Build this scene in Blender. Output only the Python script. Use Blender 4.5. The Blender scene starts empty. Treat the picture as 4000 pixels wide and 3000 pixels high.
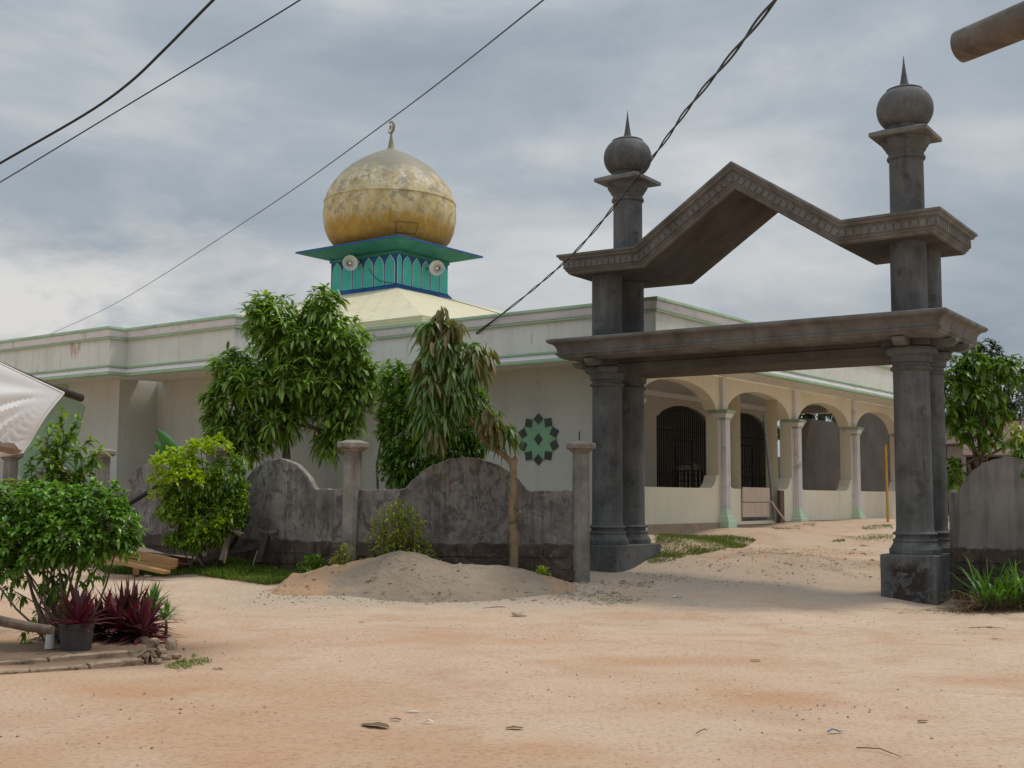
import bpy, math, random
import numpy as np
from mathutils import Vector, Matrix
R = math.radians
SC = bpy.context.scene
COL = SC.collection
rng = np.random.default_rng(7)
random.seed(7)

# ---------------------------------------------------------------- camera model (solved from the photograph's vanishing points)
F, PITCH, ROLL = 4705.67, .0937599, .00613833
AG, AM = -.5985067, -.6487815            # headings of the gate and of the mosque
CAM = np.array([0, 0, 1.5])
def _rot():
    cp, sp = math.cos(PITCH), math.sin(PITCH)
    f = np.array([0, cp, sp]); u = np.array([0, -sp, cp]); r = np.array([1., 0, 0])
    c, s = math.cos(ROLL), math.sin(ROLL)
    r, u = c*r + s*u, -s*r + c*u
    return r, u, f
RV, UV, FV = _rot()
def ray(u, v): return RV*(u-2000)/F - UV*(v-1500)/F + FV
def at(u, v, Y):
    d = ray(u, v); return CAM + d*(Y/d[1])
def atz(u, v, z):
    d = ray(u, v); return CAM + d*((z-1.5)/d[2])
GX = np.array([math.cos(AG), math.sin(AG), 0]); GY = np.array([-math.sin(AG), math.cos(AG), 0])
MX = np.array([math.cos(AM), math.sin(AM), 0]); MY = np.array([-math.sin(AM), math.cos(AM), 0])
G0 = np.array([6.067, 17.33, 0.]); P1 = np.array([4.668, 26., 0.])
def G(x, y, z=0): return G0 + GX*x + GY*y + np.array([0, 0, z])
def M(x, y, z=0): return P1 + MX*x + MY*y + np.array([0, 0, z])

# ---------------------------------------------------------------- ground height
CP = []
for yy in (-30, -10, 2, 6, 10, 13):
    for xx in (-60, -25, -10, -4, 2, 8, 14, 30, 70): CP.append((xx, yy, 0))
for yy in (45, 80):
    for xx in (-80, -30, 0, 20, 60): CP.append((xx, yy, 1.0))
for (x, y, z) in [(0, 0, -.04), (-.81, 0, .13), (0, 1.6, .09), (-5.2, 0, .26), (-6, -.2, .26), (-5.2, 1.6, .49), (-3, 0, .2), (-3, 1.6, .38), (-3, -1.4, .08),
                  (-.5, -.9, -.02), (-1, 1.7, .22), (1.5, .3, .12), (3.5, 0, .14), (.8, -.8, -.01), (.2, -.5, -.04)]:
    p = G(x, y); CP.append((p[0], p[1], z))
for (x, y, z) in [(.3, -3.7, .84), (.3, 0, .88), (.3, 3.8, .97), (.3, 7.6, 1.), (.3, 12, 1.), (-3, -5.5, .8), (-9, -9, .75), (-20, -9, .75), (4, 2, .72), (4, 7, .8), (3, -4, .6), (9, 6, .6), (-15, 8, 1.), (14, 14, .8)]:
    p = M(x, y); CP.append((p[0], p[1], z))
CP += [(1.1, 19.2, .17), (-2.54, 19.2, .28), (-5.3, 21.5, .42), (-8.1, 23.9, .5), (-10.9, 26.2, .55), (-1, 17.4, .03), (-3, 18.2, .08), (-6, 19.2, .14), (-9, 20.3, .16),
       (2, 17.2, .06), (-14, 19, .15), (-4, 16, .02), (10, 15.2, .05), (13, 17, .15), (16, 22, .4), (-20, 28, .6), (6, 14.6, 0), (0, 15.2, 0)]
CP = np.array(CP, float)
def H(x, y):
    x = np.atleast_1d(np.asarray(x, float)); y = np.atleast_1d(np.asarray(y, float))
    out = np.zeros(x.shape)
    xf, yf, o = x.ravel(), y.ravel(), np.zeros(x.size)
    for i in range(0, x.size, 20000):
        dx = xf[i:i+20000, None]-CP[None, :, 0]; dy = yf[i:i+20000, None]-CP[None, :, 1]
        w = 1/(dx*dx+dy*dy+.5)**1.7
        o[i:i+20000] = (w*CP[None, :, 2]).sum(1)/w.sum(1)
    return o.reshape(x.shape)
def h1(x, y): return float(H(x, y)[0])
def onground(u, v):
    d = ray(u, v); t = 5.
    prev = t
    while t < 60:
        p = CAM + d*t
        if p[2] < h1(p[0], p[1]): return p
        t += .08
    return CAM + d*prev
def vnoise(x, y, s, seed=0):
    r = np.random.default_rng(seed); o = 0
    for k in range(5):
        a = r.uniform(0, 2*np.pi); f = s*r.uniform(.6, 1.7); ph = r.uniform(0, 6.28)
        b = a + np.pi/2*r.uniform(.7, 1.3)
        o = o + np.sin((x*np.cos(a)+y*np.sin(a))*f+ph)*np.sin((x*np.cos(b)+y*np.sin(b))*f*.83+ph*1.7)
    return o/5

# ---------------------------------------------------------------- materials
def mat(name):
    m = bpy.data.materials.new(name); m.use_nodes = True
    n = m.node_tree.nodes; return m, n, m.node_tree.links, n['Principled BSDF']
def ramp(n, pts, mode='LINEAR'):
    r = n.new('ShaderNodeValToRGB'); r.color_ramp.interpolation = mode
    e = r.color_ramp.elements
    while len(e) < len(pts): e.new(.5)
    for k, (p, c) in zip(e, pts):
        k.position = p; k.color = (c[0], c[1], c[2], 1) if hasattr(c, '__len__') else (c, c, c, 1)
    return r
def noise(n, l, vec, scale, detail=6, rough=.6, dist=0.):
    t = n.new('ShaderNodeTexNoise'); t.inputs['Scale'].default_value = scale; t.inputs['Detail'].default_value = detail
    t.inputs['Roughness'].default_value = rough; t.inputs['Distortion'].default_value = dist
    l.new(vec, t.inputs['Vector']); return t
def mapping(n, l, src, scale=(1, 1, 1), loc=(0, 0, 0)):
    m = n.new('ShaderNodeMapping'); m.inputs['Scale'].default_value = scale; m.inputs['Location'].default_value = loc
    l.new(src, m.inputs['Vector']); return m.outputs['Vector']
def mixc(n, l, fac, a, b, mode='MIX'):
    m = n.new('ShaderNodeMix'); m.data_type = 'RGBA'; m.blend_type = mode
    for s, v in ((0, fac), (6, a), (7, b)):
        if isinstance(v, (int, float)): m.inputs[s].default_value = v
        elif isinstance(v, tuple): m.inputs[s].default_value = (*v, 1)
        else: l.new(v, m.inputs[s])
    return m.outputs[2]
def bump(n, l, b, hgt, strength, dist=.02):
    k = n.new('ShaderNodeBump'); k.inputs['Strength'].default_value = strength; k.inputs['Distance'].default_value = dist
    l.new(hgt, k.inputs['Height']); l.new(k.outputs[0], b.inputs['Normal'])
def surf(name, cols, scale=3., rough=.85, bmp=.3, bscale=40, bdist=.01, streak=None, spots=None, island=0., spec=.3, streak_scale=(9, 9, .7)):
    """mottled surface: cols = ramp over noise; streak = (colour, amount) vertical runs; spots = (colour, threshold, scale)"""
    m, n, l, b = mat(name)
    tc = n.new('ShaderNodeTexCoord').outputs['Object']
    N = noise(n, l, tc, scale, 8, .62)
    k = len(cols); r = ramp(n, [(.3+.4*i/max(1, k-1), c) for i, c in enumerate(cols)])
    l.new(N.outputs[0], r.inputs[0]); c = r.outputs[0]
    if spots:
        S = noise(n, l, mapping(n, l, tc, (1, 1, 1), (7, 3, 1)), spots[2], 7, .65, .4)
        q = ramp(n, [(spots[1]-.05, 0), (spots[1]+.07, 1)]); l.new(S.outputs[0], q.inputs[0])
        c = mixc(n, l, q.outputs[0], c, spots[0])
    if streak:
        S = noise(n, l, mapping(n, l, tc, streak_scale, (3, 9, 2)), 1, 5, .6)
        q = ramp(n, [(.5, 0), (.72, streak[1])]); l.new(S.outputs[0], q.inputs[0])
        c = mixc(n, l, q.outputs[0], c, streak[0])
    if island:
        g = n.new('ShaderNodeNewGeometry'); rr = ramp(n, [(0, 1-island), (1, 1+island*.6)]); l.new(g.outputs['Random Per Island'], rr.inputs[0])
        c = mixc(n, l, 1., c, rr.outputs[0], 'MULTIPLY')
    l.new(c, b.inputs['Base Color']); b.inputs['Roughness'].default_value = rough; b.inputs['Specular IOR Level'].default_value = spec
    if bmp:
        B = noise(n, l, tc, bscale, 6, .7); bump(n, l, b, B.outputs[0], bmp, bdist)
    return m
def leafmat(name, cols, trans=.3, rough=.42, spec=.5):
    m, n, l, b = mat(name)
    g = n.new('ShaderNodeNewGeometry')
    r = ramp(n, [(i/max(1, len(cols)-1), c) for i, c in enumerate(cols)]); l.new(g.outputs['Random Per Island'], r.inputs[0])
    l.new(r.outputs[0], b.inputs['Base Color']); b.inputs['Roughness'].default_value = rough; b.inputs['Specular IOR Level'].default_value = spec
    t = n.new('ShaderNodeBsdfTranslucent'); k = mixc(n, l, 1., r.outputs[0], (1.5, 1.6, .5), 'MULTIPLY'); l.new(k, t.inputs[0])
    x = n.new('ShaderNodeMixShader'); x.inputs[0].default_value = trans
    l.new(b.outputs[0], x.inputs[1]); l.new(t.outputs[0], x.inputs[2]); l.new(x.outputs[0], n['Material Output'].inputs[0])
    return m
MT = {}
MT['gate'] = surf('dark cement render', [(.064, .066, .066), (.10, .102, .101), (.142, .145, .142)], 2.0, .8, .35, 50, .008, streak=((.20, .20, .195), .4), spots=((.056, .055, .053), .6, 3.5), streak_scale=(10, 10, 1.0))
def worn():
    m = MT['gate'].copy(); m.name = 'chipped cement render'; n, l = m.node_tree.nodes, m.node_tree.links; b = n['Principled BSDF']; src = b.inputs['Base Color'].links[0].from_socket
    tc = n.new('ShaderNodeTexCoord').outputs['Object']; sx = n.new('ShaderNodeSeparateXYZ'); l.new(tc, sx.inputs[0])
    rx = ramp(n, [(.05, 0), (.22, 1), (.62, 1), (.80, 0)]); ad = n.new('ShaderNodeMath'); ad.operation = 'ADD'; ad.inputs[1].default_value = .81; l.new(sx.outputs[0], ad.inputs[0]); l.new(ad.outputs[0], rx.inputs[0])
    rz = ramp(n, [(.0, .9), (.5, 1), (.68, 0)]); l.new(sx.outputs[2], rz.inputs[0]); N = noise(n, l, tc, 5, 8, .7, .5); q = ramp(n, [(.44, 0), (.5, 1)]); l.new(N.outputs[0], q.inputs[0])
    f = mixc(n, l, 1., mixc(n, l, 1., rx.outputs[0], rz.outputs[0], 'MULTIPLY'), q.outputs[0], 'MULTIPLY'); c = mixc(n, l, f, src, (.032, .024, .019))
    S = noise(n, l, mapping(n, l, tc, (26, 26, 3), (2, 2, 8)), 1, 4, .6); q2 = ramp(n, [(.66, 0), (.70, 1)]); l.new(S.outputs[0], q2.inputs[0]); c = mixc(n, l, mixc(n, l, 1., q2.outputs[0], rx.outputs[0], 'MULTIPLY'), c, (.24, .2, .15)); l.new(c, b.inputs['Base Color']); return m
MT['gate_worn'] = worn()
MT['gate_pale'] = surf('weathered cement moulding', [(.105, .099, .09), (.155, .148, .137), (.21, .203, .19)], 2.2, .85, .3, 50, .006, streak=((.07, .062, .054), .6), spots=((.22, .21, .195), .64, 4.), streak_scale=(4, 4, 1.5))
MT['gate_brown'] = surf('brown cement soffit', [(.058, .051, .044), (.085, .075, .066), (.112, .10, .088)], 2.2, .85, .3, 50, .006)  # brown cement, its colour darkened further to carry the soffit shadow
MT['plaster'] = surf('off white plaster', [(.48, .485, .435), (.545, .55, .49), (.585, .59, .53)], .7, .8, .08, 30, .004, streak=((.38, .365, .32), .3), spots=((.37, .355, .31), .7, 1.3), streak_scale=(3, 3, .35))
MT['plaster_arc'] = surf('cream plaster', [(.70, .65, .50), (.76, .715, .57), (.78, .74, .61)], .8, .8, .06, 30, .004, streak=((.60, .50, .36), .35), streak_scale=(3, 3, .4))
MT['parapet'] = surf('stained white parapet plaster', [(.60, .615, .555), (.68, .695, .635), (.72, .73, .67)], .7, .8, .1, 30, .004, streak=((.48, .46, .40), .45), spots=((.50, .495, .44), .66, 2.4), streak_scale=(6, 6, .5))
def rusty(m):
    n, l = m.node_tree.nodes, m.node_tree.links; b = n['Principled BSDF']; src = b.inputs['Base Color'].links[0].from_socket; tc = n.new('ShaderNodeTexCoord').outputs['Object']
    S = noise(n, l, mapping(n, l, tc, (1.7, 1.7, .55), (11, 3, 4)), 1.6, 6, .62); q = ramp(n, [(.655, 0), (.71, .75)]); l.new(S.outputs[0], q.inputs[0]); c = mixc(n, l, q.outputs[0], src, (.46, .29, .19))
    S = noise(n, l, mapping(n, l, tc, (14, 14, 1.1), (5, 8, 1)), 1, 5, .65); q = ramp(n, [(.62, 0), (.70, .4)]); l.new(S.outputs[0], q.inputs[0]); c = mixc(n, l, q.outputs[0], c, (.36, .345, .30)); l.new(c, b.inputs['Base Color'])
rusty(MT['parapet'])
MT['moulding'] = surf('white painted moulding', [(.58, .56, .58), (.72, .70, .71), (.74, .72, .74)], 1.2, .75, .1, 30, .004, spots=((.40, .39, .39), .64, 3.))
MT['green'] = surf('pale green paint', [(.26, .40, .24), (.33, .48, .31), (.38, .50, .36)], 2., .7, .1, 30, .004, spots=((.30, .33, .26), .6, 4.))
MT['green_panel'] = surf('sage green paint', [(.22, .43, .26), (.26, .48, .30)], 2., .7, .05, 30, .004)
MT['green_pale'] = surf('mint green paint', [(.50, .66, .48), (.58, .72, .55)], 2., .7, .05, 30, .004)
MT['darktile'] = surf('dark grey tile', [(.045, .055, .05), (.075, .085, .08)], 6., .5, .1, 60, .004)
MT['footing'] = surf('bare cement footing', [(.30, .23, .16), (.38, .30, .22), (.25, .2, .15)], 3., .9, .4, 30, .01)
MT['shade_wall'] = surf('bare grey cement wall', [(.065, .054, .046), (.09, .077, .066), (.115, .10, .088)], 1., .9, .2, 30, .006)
MT['inner'] = surf('dull inner plaster', [(.42, .40, .35), (.50, .48, .42)], .8, .85, .05, 30, .004)
MT['floor'] = surf('cement floor', [(.25, .23, .2), (.32, .3, .27)], 2., .8, .1, 30, .004)
MT['iron'] = surf('dark iron', [(.02, .022, .02), (.035, .035, .03)], 8., .6, .1, 60, .003)
MT['teal'] = surf('teal paint', [(.05, .42, .37), (.07, .50, .44), (.11, .54, .48)], 1.5, .6, .05, 30, .003, streak=((.06, .30, .26), .5), streak_scale=(5, 5, .6))
MT['teal_dark'] = surf('weathered teal soffit paint', [(.025, .14, .105), (.035, .20, .155), (.07, .23, .185)], 1.5, .7, .05, 30, .003)  # the shade under the eave is put into this darker teal
MT['blue'] = surf('blue paint', [(.012, .06, .20), (.02, .09, .27), (.03, .12, .3)], 2., .6, .05, 30, .003)
MT['white'] = surf('white paint', [(.62, .62, .60), (.74, .74, .72)], 3., .6, .05, 30, .003)
MT['horn'] = surf('off white horn metal', [(.62, .61, .58), (.72, .71, .68)], 5., .4, 0, spec=.5)
MT['brick_base'] = surf('damp dark masonry', [(.04, .03, .024), (.075, .056, .044), (.125, .095, .073)], 3., .95, .8, 14, .05, spots=((.17, .125, .09), .6, 5.))
def oldwall(name, ochre):
    m, n, l, b = mat(name); tc = n.new('ShaderNodeTexCoord').outputs['Object']
    A = noise(n, l, tc, 1.7, 10, .7, .3); r = ramp(n, [(.32, (.10, .091, .083)), (.46, (.175, .16, .146)), (.56, (.235, .217, .198)), (.70, (.31, .288, .262))]); l.new(A.outputs[0], r.inputs[0]); c = r.outputs[0]
    if ochre:
        O = noise(n, l, mapping(n, l, tc, (1, 1, .8), (4, 4, 9)), 3.4, 8, .7, .6); q = ramp(n, [(.57, 0), (.64, .8)]); l.new(O.outputs[0], q.inputs[0]); c = mixc(n, l, q.outputs[0], c, (.25, .165, .10))
    for sc, lo, loc, col in ((4.5, .52, (7, 3, 1), (.072, .065, .059)), (11, .56, (2, 8, 5), (.06, .054, .049))):
        S = noise(n, l, mapping(n, l, tc, (1, 1, .75), loc), sc, 9, .72, .8); q = ramp(n, [(lo, 0), (lo+.06, .72)]); l.new(S.outputs[0], q.inputs[0]); c = mixc(n, l, q.outputs[0], c, col)
    S = noise(n, l, mapping(n, l, tc, (13, 13, .9), (3, 9, 2)), 1, 6, .65); q = ramp(n, [(.52, 0), (.66, .6)]); l.new(S.outputs[0], q.inputs[0]); c = mixc(n, l, q.outputs[0], c, (.075, .068, .062))
    S = noise(n, l, mapping(n, l, tc, (1, 1, .6), (9, 1, 6)), 8, 7, .7, .5); q = ramp(n, [(.62, 0), (.67, .7)]); l.new(S.outputs[0], q.inputs[0]); c = mixc(n, l, q.outputs[0], c, (.33, .31, .285))
    l.new(c, b.inputs['Base Color']); b.inputs['Roughness'].default_value = .93; b.inputs['Specular IOR Level'].default_value = .2
    B = noise(n, l, tc, 22, 9, .75); bump(n, l, b, B.outputs[0], .7, .018); return m
MT['oldwall'] = oldwall('mildewed cement render', False)
MT['oldwall_plain'] = surf('grey cement render with dark runs', [(.12, .11, .098), (.185, .172, .155), (.235, .22, .2)], 1.6, .92, .5, 26, .012, streak=((.06, .054, .048), .8), streak_scale=(6, 6, .6))
MT['oldwall_brown'] = oldwall('mildewed cement render with ochre patches', True)
MT['post'] = surf('weathered cement post', [(.13, .115, .098), (.21, .19, .165), (.29, .265, .23)], 3., .9, .4, 34, .01, streak=((.1, .088, .075), .7), spots=((.24, .17, .1), .68, 3.))
MT['cap'] = surf('pale weathered cap stone', [(.17, .145, .12), (.27, .235, .195), (.35, .31, .26)], 5., .9, .4, 34, .01, spots=((.09, .08, .07), .6, 6.))
MT['pile'] = surf('grey building sand', [(.31, .235, .165), (.37, .285, .205), (.42, .33, .245)], 1.6, .95, 1., 13, .07, spots=((.2, .155, .115), .64, 5.))
MT['soil'] = surf('orange soil', [(.48, .30, .165), (.56, .37, .22), (.60, .42, .27)], 2., .95, .8, 40, .02)
MT['bark'] = surf('grey brown bark', [(.08, .06, .042), (.14, .105, .075), (.2, .155, .11)], 7., .9, .6, 50, .01)
MT['bark_moss'] = surf('tan bark with moss', [(.18, .12, .07), (.24, .165, .10), (.28, .2, .13)], 5., .9, .5, 50, .01, spots=((.09, .10, .03), .58, 5.))
MT['bark_tan'] = surf('orange tan bark', [(.22, .125, .06), (.28, .165, .085)], 6., .85, .4, 50, .008)
MT['timber_new'] = surf('fresh sawn timber', [(.27, .145, .055), (.36, .205, .085), (.42, .255, .12)], 3., .8, .2, 60, .005, island=.25)
MT['timber_old'] = surf('weathered grey brown timber', [(.085, .06, .045), (.14, .105, .08), (.19, .15, .12)], 6., .9, .4, 50, .006, island=.2)
MT['timber_dark'] = surf('dark damp timber', [(.025, .02, .017), (.05, .04, .033)], 6., .9, .4, 50, .006)
MT['twigs'] = surf('reddish twigs', [(.10, .035, .02), (.19, .075, .04), (.12, .06, .04)], 6., .9, .2, 50, .004, island=.5)
MT['pole'] = surf('weathered round timber', [(.085, .074, .063), (.135, .118, .10), (.17, .15, .128)], 5., .85, .5, 60, .006, spots=((.20, .12, .06), .66, 2.5), streak=((.05, .04, .032), .7), streak_scale=(1.2, 14, 14))
MT['tarp'] = surf('dirty white tarpaulin', [(.58, .565, .55), (.68, .67, .66), (.72, .715, .71)], 1.4, .6, .1, 20, .004, spots=((.46, .37, .29), .70, 2.2))
MT['tarp_hem'] = surf('brown stained cloth', [(.16, .10, .065), (.24, .165, .11)], 4., .8, .3, 30, .01)
MT['pot'] = surf('grey black plastic', [(.055, .05, .052), (.09, .08, .082)], 5., .6, .1, 60, .003, spots=((.16, .13, .11), .64, 6.))
MT['cup'] = surf('dull white tin', [(.5, .48, .44), (.62, .6, .57)], 6., .5, .05, 60, .003)
MT['kerb'] = surf('rough cement kerb', [(.25, .175, .115), (.36, .26, .18), (.43, .325, .235)], 4., .95, .9, 22, .03, spots=((.13, .095, .065), .58, 7.))
MT['stone'] = surf('pale tan stone', [(.28, .21, .145), (.38, .30, .22), (.45, .38, .3)], 6., .9, .4, 30, .01, island=.35)
MT['grit'] = surf('mixed grit', [(.28, .21, .155), (.42, .33, .245), (.33, .255, .19)], 1.2, .9, 0, island=.55)
MT['grit_dark'] = surf('dark pebbles', [(.17, .125, .09), (.29, .22, .16), (.21, .165, .125)], 1.2, .9, 0, island=.7)
MT['brickbit'] = surf('broken orange brick', [(.50, .20, .08), (.58, .27, .12)], 5., .9, .3, 40, .01, island=.3)
MT['dryleaf'] = surf('dry brown leaf', [(.12, .075, .045), (.2, .13, .08)], 5., .8, .2, 40, .004, island=.3)
MT['paper'] = surf('scrap of white paper', [(.68, .66, .62), (.78, .77, .74)], 5., .7, .1, 40, .004)
MT['bluescrap'] = surf('blue grey plastic', [(.1, .14, .24), (.16, .2, .3)], 5., .5, 0)
MT['red'] = surf('red plastic', [(.45, .015, .012), (.55, .03, .02)], 5., .4, 0)
MT['yellow'] = surf('yellow ochre bamboo', [(.50, .26, .02), (.60, .34, .03)], 5., .5, .1, 40, .004)
MT['wire'] = surf('black cable', [(.012, .014, .015), (.02, .022, .024)], 5., .5, 0)
MT['wire_grey'] = surf('grey cable', [(.05, .05, .05), (.08, .08, .08)], 5., .5, 0)
MT['board'] = surf('dusty pinkish board', [(.52, .42, .34), (.60, .50, .41)], 2., .85, .1, 40, .004, streak=((.45, .33, .25), .4))
MT['metalpole'] = surf('grey metal pipe', [(.16, .18, .19), (.24, .26, .27)], 3., .5, 0)
MT['rust'] = surf('rusty roof sheet', [(.10, .06, .045), (.15, .09, .07), (.21, .15, .125)], 3., .8, .2, 30, .01)
MT['housewall'] = surf('white washed wall', [(.45, .45, .44), (.60, .60, .58)], 1., .85, .1, 30, .005, streak=((.35, .34, .32), .5))
MT['dark'] = surf('unlit opening', [(.015, .014, .013), (.02, .019, .018)], 3., .9, 0)
MT['gold'] = None
# foliage
MT['mango'] = leafmat('mango leaf', [(0.087, 0.158, 0.029), (0.137, 0.230, 0.041), (0.200, 0.328, 0.055), (0.287, 0.432, 0.077), (0.179, 0.300, 0.053)])
MT['mango_dry'] = leafmat('dry mango leaf', [(.22, .11, .03), (.30, .15, .04)], .2)
MT['mango_new'] = leafmat('young brown mango leaf', [(0.170, 0.119, 0.050), (0.221, 0.176, 0.072), (0.162, 0.176, 0.059), (0.128, 0.152, 0.045)], .35)
MT['mango_drop'] = leafmat('limp mango leaf', [(0.085, 0.168, 0.040), (0.123, 0.213, 0.050), (0.162, 0.224, 0.055), (0.071, 0.151, 0.045)], .3)
MT['shrub'] = leafmat('green shrub leaf', [(0.067, 0.151, 0.019), (0.116, 0.227, 0.026), (0.182, 0.313, 0.038)])
MT['bush'] = leafmat('glossy bush leaf', [(0.067, 0.156, 0.021), (0.110, 0.239, 0.032), (0.167, 0.322, 0.046), (0.258, 0.437, 0.070)], .25, .35, .5)
MT['gold_leaf'] = leafmat('yellow green hedge leaf', [(0.320, 0.414, 0.018), (0.415, 0.506, 0.025), (0.225, 0.368, 0.020)], .32)
MT['hedge'] = leafmat('green hedge leaf', [(0.064, 0.154, 0.014), (0.127, 0.246, 0.020), (0.255, 0.370, 0.025)], .3)
MT['wildbush'] = leafmat('yellowish wild bush leaf', [(0.169, 0.243, 0.024), (0.270, 0.340, 0.038), (0.371, 0.373, 0.047)], .3)
MT['sapling'] = leafmat('light green sapling leaf', [(0.083, 0.176, 0.022), (0.150, 0.270, 0.033), (0.255, 0.338, 0.033)], .3)
MT['rhoeo'] = leafmat('purple and green blade leaf', [(0.120, 0.017, 0.034), (0.203, 0.022, 0.049), (0.083, 0.055, 0.044), (0.277, 0.039, 0.094), (0.055, 0.017, 0.025), (0.148, 0.021, 0.039)], .12, .4, .5)
MT['dracaena'] = leafmat('green strap leaf', [(.06, .16, .03), (.10, .22, .045), (.14, .26, .06)], .25)
MT['grass'] = leafmat('short grass', [(0.060, 0.126, 0.012), (0.090, 0.168, 0.018), (0.144, 0.189, 0.030), (0.204, 0.189, 0.050)], .25, .6, .2)
MT['dryherb'] = leafmat('dry brown stems', [(.13, .085, .05), (.2, .14, .085), (.09, .06, .04)], .15, .8, .1)
MT['cane'] = leafmat('tall grass leaf', [(0.052, 0.138, 0.020), (0.098, 0.218, 0.030), (0.143, 0.276, 0.040)], .28)
MT['darktree'] = leafmat('dark tree leaf', [(0.017, 0.040, 0.011), (0.027, 0.059, 0.016), (0.041, 0.078, 0.020)], .2)
MT['lighttree'] = leafmat('light green broad leaf', [(0.065, 0.152, 0.017), (0.103, 0.214, 0.025), (0.178, 0.250, 0.025), (0.043, 0.107, 0.014)], .32)
MT['banana'] = leafmat('banana leaf', [(.07, .22, .03), (.10, .28, .05)], .35)

# ---------------------------------------------------------------- mesh builder
class MB:
    def __init__(s): s.v = []; s.f = []; s.m = []; s.sm = []
    def add(s, vs, fs, mi=0, sm=False):
        o = len(s.v); s.v += [tuple(map(float, p)) for p in vs]
        s.f += [tuple(o+i for i in f) for f in fs]; s.m += [mi]*len(fs); s.sm += [sm]*len(fs); return s
    def box(s, x0, y0, z0, x1, y1, z1, mi=0, T=None, bev=0.):
        if bev:
            b = bev
            ring = lambda z, i: [(x0+i+b, y0+i, z), (x1-i-b, y0+i, z), (x1-i, y0+i+b, z), (x1-i, y1-i-b, z), (x1-i-b, y1-i, z), (x0+i+b, y1-i, z), (x0+i, y1-i-b, z), (x0+i, y0+i+b, z)]
            return s.rings([ring(z0, b*.6), ring(z0+b, 0), ring(z1-b, 0), ring(z1, b*.6)], mi, False, T)
        vs = [(x0, y0, z0), (x1, y0, z0), (x1, y1, z0), (x0, y1, z0), (x0, y0, z1), (x1, y0, z1), (x1, y1, z1), (x0, y1, z1)]
        if T: vs = [T(*p) for p in vs]
        return s.add(vs, [(0, 3, 2, 1), (4, 5, 6, 7), (0, 1, 5, 4), (1, 2, 6, 5), (2, 3, 7, 6), (3, 0, 4, 7)], mi)
    def rings(s, rs, mi=0, sm=False, T=None, cap=True):
        n = len(rs[0]); vs = [p for r in rs for p in r]
        if T: vs = [T(*p) for p in vs]
        fs = [(k*n+i, k*n+(i+1) % n, (k+1)*n+(i+1) % n, (k+1)*n+i) for k in range(len(rs)-1) for i in range(n)]
        if cap: fs += [tuple(reversed(range(n))), tuple(range((len(rs)-1)*n, len(rs)*n))]
        return s.add(vs, fs, mi, sm)
    def lathe(s, prof, cx=0, cy=0, n=32, mi=0, sm=True, cap=True):
        rs = [[(cx+r*math.cos(2*math.pi*i/n), cy+r*math.sin(2*math.pi*i/n), z) for i in range(n)] for r, z in prof]
        return s.rings(rs, mi, sm, None, cap)
    def prism(s, poly, T, d0, d1, mi=0):
        """poly of (a,b); T(a,b,d) maps to space"""
        n = len(poly)
        vs = [T(a, b, d0) for a, b in poly]+[T(a, b, d1) for a, b in poly]
        fs = [tuple(range(n)), tuple(reversed(range(n, 2*n)))]+[(i, n+i, n+(i+1) % n, (i+1) % n) for i in range(n)]
        return s.add(vs, fs, mi)
    def tube(s, pts, rad, n=8, mi=0, sm=True):
        pts = [np.array(p, float) for p in pts]
        if not hasattr(rad, '__len__'): rad = [rad]*len(pts)
        rs = []; ref = None
        for i, p in enumerate(pts):
            t = pts[min(i+1, len(pts)-1)]-pts[max(i-1, 0)]; t = t/(np.linalg.norm(t)+1e-9)
            if ref is None:
                ref = np.cross(t, (0, 0, 1)) if abs(t[2]) < .9 else np.cross(t, (1, 0, 0))
            a = ref-t*(ref@t); a /= np.linalg.norm(a); ref = a; b = np.cross(t, a)
            rs.append([tuple(p+rad[i]*(math.cos(2*math.pi*k/n)*a+math.sin(2*math.pi*k/n)*b)) for k in range(n)])
        return s.rings(rs, mi, sm)
    def sweep(s, path, prof, mi=0, closed=False):
        """path: xy points, outward is to the right of travel; prof: list of (out, z), closed as a loop; mitred"""
        P = [np.array(p, float) for p in path]; n = len(P); rs = []
        for i in range(n):
            def nrm(a, b): d = b-a; d = d/np.linalg.norm(d); return np.array([d[1], -d[0]])
            if i == 0: m = nrm(P[0], P[1])
            elif i == n-1: m = nrm(P[-2], P[-1])
            else:
                a, b = nrm(P[i-1], P[i]), nrm(P[i], P[i+1]); m = (a+b)/(1+a@b)
            rs.append([(P[i][0]+m[0]*o, P[i][1]+m[1]*o, z) for o, z in prof])
        return s.rings(rs, mi, False)
    def build(s, name, mats, parent=None, loc=None, rz=0.):
        me = bpy.data.meshes.new(name); me.from_pydata(s.v, [], s.f)
        for m in (mats if isinstance(mats, (list, tuple)) else [mats]): me.materials.append(m)
        me.polygons.foreach_set('material_index', s.m); me.polygons.foreach_set('use_smooth', s.sm)
        import bmesh
        bm = bmesh.new(); bm.from_mesh(me); bmesh.ops.recalc_face_normals(bm, faces=bm.faces); bm.to_mesh(me); bm.free()
        if any(s.sm):
            try: me.set_sharp_from_angle(angle=R(28))
            except Exception: pass
        return link(name, me, parent, loc, rz)
def link(name, me, parent=None, loc=None, rz=0.):
    o = bpy.data.objects.new(name, me); COL.objects.link(o)
    if loc is not None: o.location = loc
    o.rotation_euler.z = rz
    if parent: o.parent = parent
    return o
def tag(o, label=None, cat=None, group=None, kind=None):
    for k, v in (('label', label), ('category', cat), ('group', group), ('kind', kind)):
        if v: o[k] = v
    return o
def empty(name, loc, label, cat, rz=0., group=None):
    o = bpy.data.objects.new(name, None); COL.objects.link(o); o.location = loc; o.rotation_euler.z = rz; o.empty_display_size = .1
    return tag(o, label, cat, group)

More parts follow.
